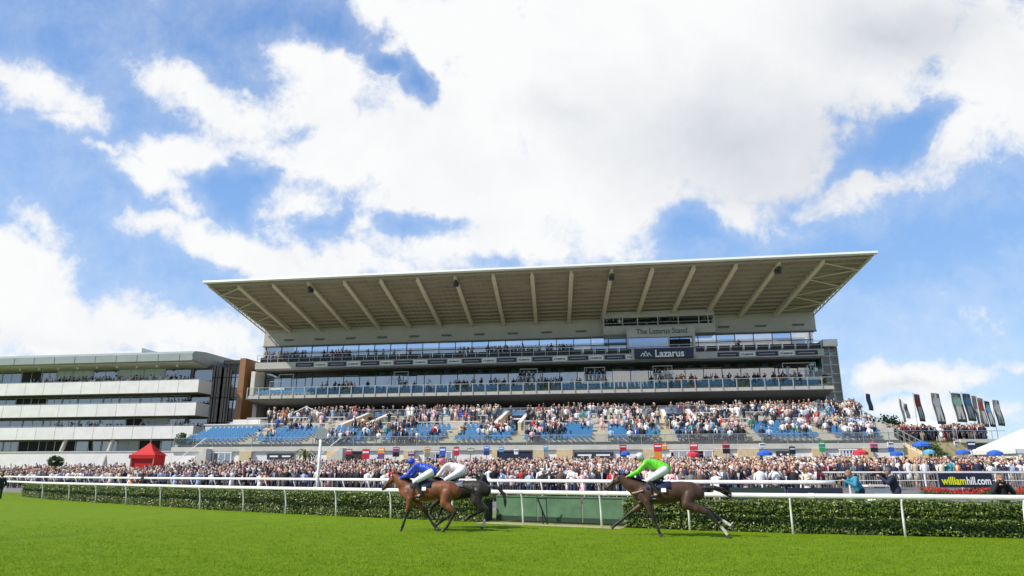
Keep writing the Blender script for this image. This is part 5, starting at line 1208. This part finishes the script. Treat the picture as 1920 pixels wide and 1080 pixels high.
tree('shrub', (BX(1780, 66), 68.5, 2.2), 2.4, 1.6, 'yellow flowering shrub below the bank on the right', 'shrub', 10, trunk=.15, n=1400, ls=.12)
def palm(loc, label):
    r = empty('palm', loc, 0, label, 'plant', 'potted palms below the terrace'); b = MB(); b.tube([(0, 0, 0), (0, 0, 1.5)], [.12, .09], 7); b.build('trunk', M['bark'], r); b = MB(); rg = random.Random(2)
    for k in range(16):
        a = k / 16 * 6.28 + rg.uniform(-.2, .2); d = Vector((math.cos(a), math.sin(a), 0)); sd_ = Vector((-d.y, d.x, 0)); u_ = rg.uniform(.2, .8)
        pts = [Vector((0, 0, 1.5)), d * .5 + Vector((0, 0, 1.5 + u_)), d * 1.0 + Vector((0, 0, 1.45 + u_ * .8)), d * 1.35 + Vector((0, 0, 1.1 + u_ * .3))]
        for p0, p1, w0, w1 in zip(pts[:-1], pts[1:], (.05, .16, .12), (.16, .12, .01)): b.add([p0 - sd_ * w0, p0 + sd_ * w0, p1 + sd_ * w1, p1 - sd_ * w1], [(0, 1, 2, 3)], 0, (.16, .17, .05))
    b.build('fronds', M['leaf'], r)
p_ = W(u2s(577, 32, 850), 32.4); palm((p_.x, p_.y, 1.7), 'palm in front of the white wall, left of the outside stair')
# flags: tall printed banners blown to the right on thin poles
FL = [(1646, 738, 769, 10, 'navy', None, 'plain navy banner flag on a thin pole, nearest the grandstand'), (1709, 748, 791, 4, 'grey', None, 'narrow grey banner flag seen edge on'), (1717, 757, 784, 8, 'white', 'grey', 'small white banner flag between two larger ones'),
      (1739, 739, 790, 13, 'black', 'red', 'dark banner flag printed with a rider in red'), (1772, 737, 795, 19, 'black', 'pale', 'dark banner flag printed with a rider in pale silks, widest gap around it'), (1811, 737, 791, 22, 'black', 'mint', 'large dark banner flag printed with a rider in mint'),
      (1833, 738, 789, 18, 'black', 'sky', 'dark banner flag printed with a rider in sky blue'), (1850, 742, 796, 13, 'black', 'grey', 'overlapping banner flag printed with a rider in grey'), (1861, 746, 800, 11, 'black', 'red2', 'narrow banner flag printed with a rider in crimson'),
      (1873, 752, 800, 12, 'navy', 'sky', 'narrow navy banner flag printed with a rider in blue and white'), (1889, 750, 798, 15, 'black', 'pale', 'rightmost dark banner flag printed with a pale rider')]
FC = dict(navy=(.03, .06, .12), grey=(.3, .3, .32), white=(.75, .75, .75), black=(.2, .2, .22), red=(.6, .12, .08), pale=(.6, .62, .66), mint=(.35, .6, .5), sky=(.25, .5, .7), red2=(.5, .08, .1), skin=(.5, .35, .28))
FM = {k: mat('print_' + k, v, .7, trans=.5) for k, v in FC.items()}
for i, (u, v0, v1, w, bgc, fig, lab) in enumerate(FL):
    Y = 78 + 2.2 * (i % 4); k = Y / (FPX * 1.02)
    def pz(v): b_ = -(v - 540) / FPX; return CAM_H + Y * (sp + b_ * cp) / (cp - b_ * sp)
    z1, z0 = pz(v0), pz(v1); ww = max(.25, w * .86 * Y / (FPX * 1.05)); x0 = BX(u, Y) * .995
    r = empty('banner_flag', (x0, Y, 3.), 0, lab, 'flag', 'banner flags on poles above the right bank'); h = z1 - z0; lean = h * .09
    b = MB(); b.tube([(0 - .06, 0, -.5), (-.06, 0, z1 - 3 + .25)], [.05, .03], 6); b.tube([(-.06, 0, z1 - 3 + .03), (ww * .9, .1, z1 - 3 + .03)], .02, 5); b.build('pole', M['white'], r)
    b = MB(); vs = []; nx, nz_ = 5, 9
    def P_(a, c): return (a * ww + (1 - c) * lean + .05 * math.sin(c * 7), .035 * math.sin(a * 3 + c * 4), z0 - 3 + c * h - .06 * a)
    for c in range(nz_ + 1):
        for a in range(nx + 1): vs.append(P_(a / nx, c / nz_))
    b.add(vs, [(c * (nx + 1) + a, c * (nx + 1) + a + 1, (c + 1) * (nx + 1) + a + 1, (c + 1) * (nx + 1) + a) for c in range(nz_) for a in range(nx)]); cl_ = b.build('cloth', FM[bgc], r, smooth=True); cl_.modifiers.new('t', 'SOLIDIFY').thickness = .02
    if fig:                                            # a plain standing rider printed on the cloth
        for nm, col, poly in (('printed_breeches', 'white', [(.2, .1), (.4, .1), (.5, .36), (.62, .1), (.84, .1), (.78, .56), (.24, .56)]), ('printed_silks', fig, [(.24, .55), (.78, .55), (.92, .68), (.82, .86), (.2, .86), (.08, .7)]), ('printed_head', 'skin' if fig != 'pale' else 'white', [(.4, .86), (.6, .86), (.63, .93), (.5, .97), (.37, .93)])):
            for off_ in (-.045 if nm != 'printed_silks' else -.055,):
                b = MB(); b.add([(lambda p: (p[0], p[1] + off_, p[2]))(P_(a, c)) for a, c in poly], [tuple(range(len(poly)))]); o_ = b.build(nm, FM[col], cl_); o_.modifiers.new('t', 'SOLIDIFY').thickness = .01

# ------------------------------------------------------------------ bookmakers' pitches: board on a pole, umbrella or stool box
PC = dict(red=(.6, .03, .05), orange=(.75, .28, .03), purple=(.16, .06, .2), blue=(.03, .12, .5), lightblue=(.12, .4, .65), white=(.75, .75, .75), black=(.02, .02, .022), green=(.03, .35, .15), pink=(.65, .12, .2), navy=(.02, .03, .1), sand=(.6, .42, .2), olive=(.3, .3, .2))
PM = {k: mat('board_' + k, v, .5) for k, v in PC.items()}
def pitch(u, v, w, h, col, D, col2=None, n=0):
    """a bookmaker's joint: pole, price board with coloured heading, lower banner"""
    k = D / (FPX * 1.03); b_ = -(v - 540) / FPX; z = CAM_H + D * (sp + b_ * cp) / (cp - b_ * sp); x = BX(u, D); g = ground_z(x, D)
    r = empty('bookmaker_board', (x, D, g), rngp.uniform(-.2, .25)); zz = z - g; W_, H_ = w * k, h * k
    b = MB(); b.tube([(0, .05, 0), (0, .05, zz + .1)], .035, 6); b.tube([(-.3, .05, 0), (.3, .05, 0)], .03, 5); b.build('pole', M['metal'], r)
    b = MB(); b.box(-W_ / 2, W_ / 2, -.05, .03, zz - H_, zz); b.build('board', PM[col], r, bevel=.02)
    b = MB(); b.box(-W_ / 2 + .06, W_ / 2 - .06, -.07, -.052, zz - H_ * .42, zz - H_ * .22); b.build('lettering', M['lettering'] if col not in ('white', 'sand') else M['letter_dark'], r)
    if col2: b = MB(); b.box(-W_ / 2 * .95, W_ / 2 * .95, -.04, .02, zz - H_ * 2.0, zz - H_ - .03); b.build('lower_board', PM[col2], r)
    return r
BK = [(652, 842, 12, 10, 'red', 64, 'black', 'just right of the finishing post'), (684, 842, 14, 18, 'red', 63, None, 'second red board right of the finishing post'), (713, 840, 13, 10, 'orange', 63, 'purple', 'nearest the outside stair'), (741, 838, 13, 9, 'pink', 64, 'black', 'above the head of the leading horse'), (770, 847, 12, 8, 'purple', 62, None, 'above the blue jockey'), (800, 838, 11, 9, 'orange', 63, 'olive', 'right of the blue jockey'),
      (829, 838, 12, 16, 'blue', 62, 'navy', 'above the pink jockey'), (855, 838, 10, 16, 'red', 61, None, 'above the back of the dark horse'), (882, 840, 13, 12, 'olive', 62, None, 'right of the narrow red board'), (912, 837, 11, 8, 'blue', 62, 'navy', 'left of the dark shop opening'), (940, 838, 10, 9, 'lightblue', 61, 'navy', 'in front of the dark shop opening'), (968, 842, 8, 10, 'white', 61, 'black', 'right half of the dark shop opening'),
      (1024, 835, 9, 9, 'lightblue', 60, None, 'right of the dark shop opening'), (1170, 834, 13, 11, 'red', 56, 'navy', 'left of the lime green jockey'), (1236, 832, 15, 14, 'red', 52, 'orange', 'beside the lime green jockey'), (1249, 832, 9, 11, 'orange', 54, None, 'tucked behind the red board'), (1304, 831, 15, 13, 'red', 51, 'black', 'above the croup of the trailing horse'), (1365, 830, 15, 10, 'red', 54, 'black', 'beside the buff pier right of centre'),
      (1434, 831, 12, 8, 'white', 54, None, 'above the big blue umbrella'), (1490, 837, 12, 14, 'black', 54, None, 'beside the dark shop sign'), (1547, 829, 12, 9, 'green', 54, 'green', 'only one with a green board'), (1645, 829, 16, 9, 'pink', 55, 'black', 'under the right end of the terrace'), (1677, 829, 12, 9, 'white', 56, 'blue', 'left of the bright blue umbrella'), (1803, 827, 13, 8, 'white', 56, None, 'in front of the far opening on the right'), (1830, 828, 15, 14, 'navy', 56, None, 'left of the white marquee')]
for i, (u, v, w, h, c1, D, c2, wh) in enumerate(BK):
    r = pitch(u, v, w, h, c1, D, c2); tag(r, f'{c1} bookmaker board on a pole {wh}', 'board', 'bookmaker boards above the crowd')
def umbrella(u, v, w, D, col, label, closed=False):
    k = D / (FPX * 1.03); b_ = -(v - 540) / FPX; z = CAM_H + D * (sp + b_ * cp) / (cp - b_ * sp); x = BX(u, D); g = ground_z(x, D); zz = z - g; R_ = w * k / 2
    r = empty('umbrella', (x, D, g), 0, label, 'umbrella', 'coloured umbrellas above the crowd'); b = MB(); b.tube([(0, 0, 0), (0, 0, zz)], .025, 6); b.build('pole', M['metal'], r)
    b = MB(); n = 8; vs = [(0, 0, zz)]
    for q, hh in ((.55, .16), (1, .42)):
        for a in range(n): th = a / n * 6.283 + .2; vs.append((math.cos(th) * R_ * q, math.sin(th) * R_ * q, zz - hh * R_))
    for a in range(n): th = a / n * 6.283 + .2; vs.append((math.cos(th) * R_ * 1.01, math.sin(th) * R_ * 1.01, zz - .42 * R_ - .18))
    fs = [(0, 1 + a, 1 + (a + 1) % n) for a in range(n)] + [(1 + j * n + a, 1 + (j + 1) * n + a, 1 + (j + 1) * n + (a + 1) % n, 1 + j * n + (a + 1) % n) for j in range(2) for a in range(n)]
    b.add(vs, fs); c_ = b.build('canopy', PM[col], r); c_.modifiers.new('t', 'SOLIDIFY').thickness = .02
umbrella(1302, 846, 24, 47, 'red', 'bright red umbrella in the crowd right of the trailing jockey')
umbrella(1437, 843, 28, 50, 'blue', 'royal blue umbrella in the crowd right of centre')
umbrella(1618, 842, 27, 50, 'red', 'wide red umbrella under the right end of the terrace')
umbrella(1686, 845, 22, 50, 'blue', 'blue umbrella below the white board near the buff wall')
umbrella(1736, 826, 32, 52, 'blue', 'large bright blue umbrella standing highest on the right')
umbrella(1748, 842, 20, 49, 'lightblue', 'light blue umbrella just below the large blue one')
umbrella(1812, 842, 24, 50, 'blue', 'blue umbrella left of the white marquee')
umbrella(1872, 843, 26, 50, 'blue', 'blue umbrella in front of the white marquee')
umbrella(1174, 845, 18, 52, 'blue', 'blue umbrella left of the lime green jockey')
# the finishing post and its disc
fp = empty('finishing_post', (-9.2, 33.6, .1), 0, 'tall white finishing post with a grey disc on top', 'post'); b = MB(); b.tube([(0, 0, 0), (0, 0, 3.25)], [.085, .06], 10); b.build('post', M['rail_white'], fp, smooth=True)
b = MB(); b.tube([(0, -.03, 3.55), (0, .03, 3.55)], .3, 16); b.build('disc', mat('grey_disc', (.3, .32, .33), .5), fp); b = MB(); b.tube([(0, 0, 3.2), (0, 0, 3.3)], .05, 8); b.build('bracket', M['metal'], fp)
# banner, fence and flower bed on the right
bnx0, bnx1 = BX(1760, 38), BX(1856, 38); bn = empty('advertising_banner', ((bnx0 + bnx1) / 2, 38, .95), -.06, 'dark navy advertising banner with yellow and white letters by the flower bed', 'banner')
hw = (bnx1 - bnx0) / 2; b = MB(); b.box(-hw, hw, -.03, .03, .1, .84); b.build('cloth', mat('banner_navy', (.008, .011, .035), .5), bn)
text_mesh('william', .56, 'lettering', M['yellow'], bn, (-.0, -.05, .43), (rad(90), 0, 0), .005, .014, sx=.8, align='RIGHT'); text_mesh('hill.com', .56, 'lettering', M['lettering'], bn, (.02, -.05, .43), (rad(90), 0, 0), .005, .01, sx=.72, align='LEFT')
for q in (-hw, 0, hw): b = MB(); b.tube([(q, .05, 0), (q, .05, .9)], .03, 6); b.build('stake', M['metal'], bn)
# thin white rail in front of the right hand crowd, and the crowd barriers behind it
wr = empty('barrier_rail', (0, 0, 0), 0, 'thin white rail on posts running past the advertising banner', 'rail'); b = MB(); pts = [(BX(u, 39.2 + (1920 - u) * .001), 39.2, 1.83) for u in range(1520, 1990, 20)]; b.tube(pts, .055, 6); b.tube([(p[0], p[1], 1.4) for p in pts], .02, 5); b.build('rail', M['rail_white'], wr)
for u in (1590, 1672, 1733, 1800, 1865, 1925): b = MB(); b.tube([(BX(u, 39.2), 39.2, ground_z(BX(u, 39.2), 39.2)), (BX(u, 39.2), 39.2, 1.83)], .045, 6); b.build('post', M['rail_white'], wr)
def barrier():
    r = empty('crowd_barrier'); f = MB(); f.tube([(-1.1, 0, .15), (-1.1, 0, 1.1), (1.1, 0, 1.1), (1.1, 0, .15), (-1.1, 0, .15)], .028, 6); f.build('frame', M['metal'], r)
    f = MB(); [f.tube([(q, 0, .15), (q, 0, 1.1)], .012, 4) for q in np.arange(-1, 1.01, .14)]; f.build('bars', M['metal'], r)
    for q in (-.8, .8): f = MB(); f.box(q - .03, q + .03, -.3, .3, 0, .04); f.build('foot', M['metal'], r)
    return r
bp_ = barrier(); wh = ['left end of the row', 'second from left', 'third from left', 'fourth from left', 'fifth from left', 'sixth from left', 'right end of the row']
for i, u in enumerate((1565, 1630, 1700, 1765, 1835, 1895, 1950)):
    o = bp_ if i == 0 else copy_tree(bp_); x = BX(u, 41.6); o.location = (x, 41.6, ground_z(x, 41.6)); o.rotation_euler = (0, 0, -.03 * i); tag(o, f'galvanised crowd barrier behind the thin white rail, {wh[i]}', 'barrier', 'crowd barriers on the right')
# dark mesh screens hung under the second rail on the right, and the white box
for i, (xa, xb, col) in enumerate(((5.8, 8.4, 'dark green'), (8.6, 11.1, 'navy'))):
    A_, B_ = rail_off(xa, R2(xa) - .1), rail_off(xb, R2(xb) - .1); b = MB(); A_.z = B_.z = .95; b.bar(A_, B_, .03, .5); o = b.build('hanging_banner', mat(col.replace(' ', '_') + '_banner', (.008, .03, .022) if i == 0 else (.008, .014, .03), .6)); tag(o, f'{col} banner hung under the second rail', 'banner')
bx = empty('storage_box', (BX(1642, 27), 27, ground_z(BX(1642, 27), 27)), .1, 'white box with a flat lid beside the teal photographer', 'box'); b = MB(); b.box(-.32, .32, -.25, .25, 0, .95); b.build('body', M['white'], bx, bevel=.02); b = MB(); b.box(-.6, .75, -.32, .32, 1.0, 1.07); b.box(-.1, .1, -.1, .1, .95, 1.0); b.build('lid', M['white'], bx, bevel=.01)
# flower bed
fb = MB(); x0, x1 = BX(1725, 38.4), BX(1990, 38.4); rg = random.Random(8)
for k in range(5200):
    x = rg.uniform(x0, x1); y = rg.uniform(37.3, 38.9); h = rg.uniform(.05, .42); s_ = rg.uniform(.025, .05); c = (.55, .015, .02) if (h > .2 and rg.random() < .75) else (.05, .12, .02); z = ground_z(x, y) + h * (.75 + .25 * math.sin(x * 2.3)); nr = Vector((rg.gauss(0, .6), -1, rg.gauss(.5, .6))).normalized(); e1 = nr.orthogonal().normalized() * s_; e2 = nr.cross(e1); p = Vector((x, y, z)); fb.add([p - e1, p + e2, p + e1, p - e2], [(0, 1, 2, 3)], 0, c)
tag(fb.build('flower_bed', mat('petals', (.5, .02, .02), .6, attr='Col', trans=.2)), 'bed of red flowers along the foot of the advertising banner', 'flowers', kind='stuff')
# hoardings and barrier boards under the second rail in front of the crowd (left and middle)
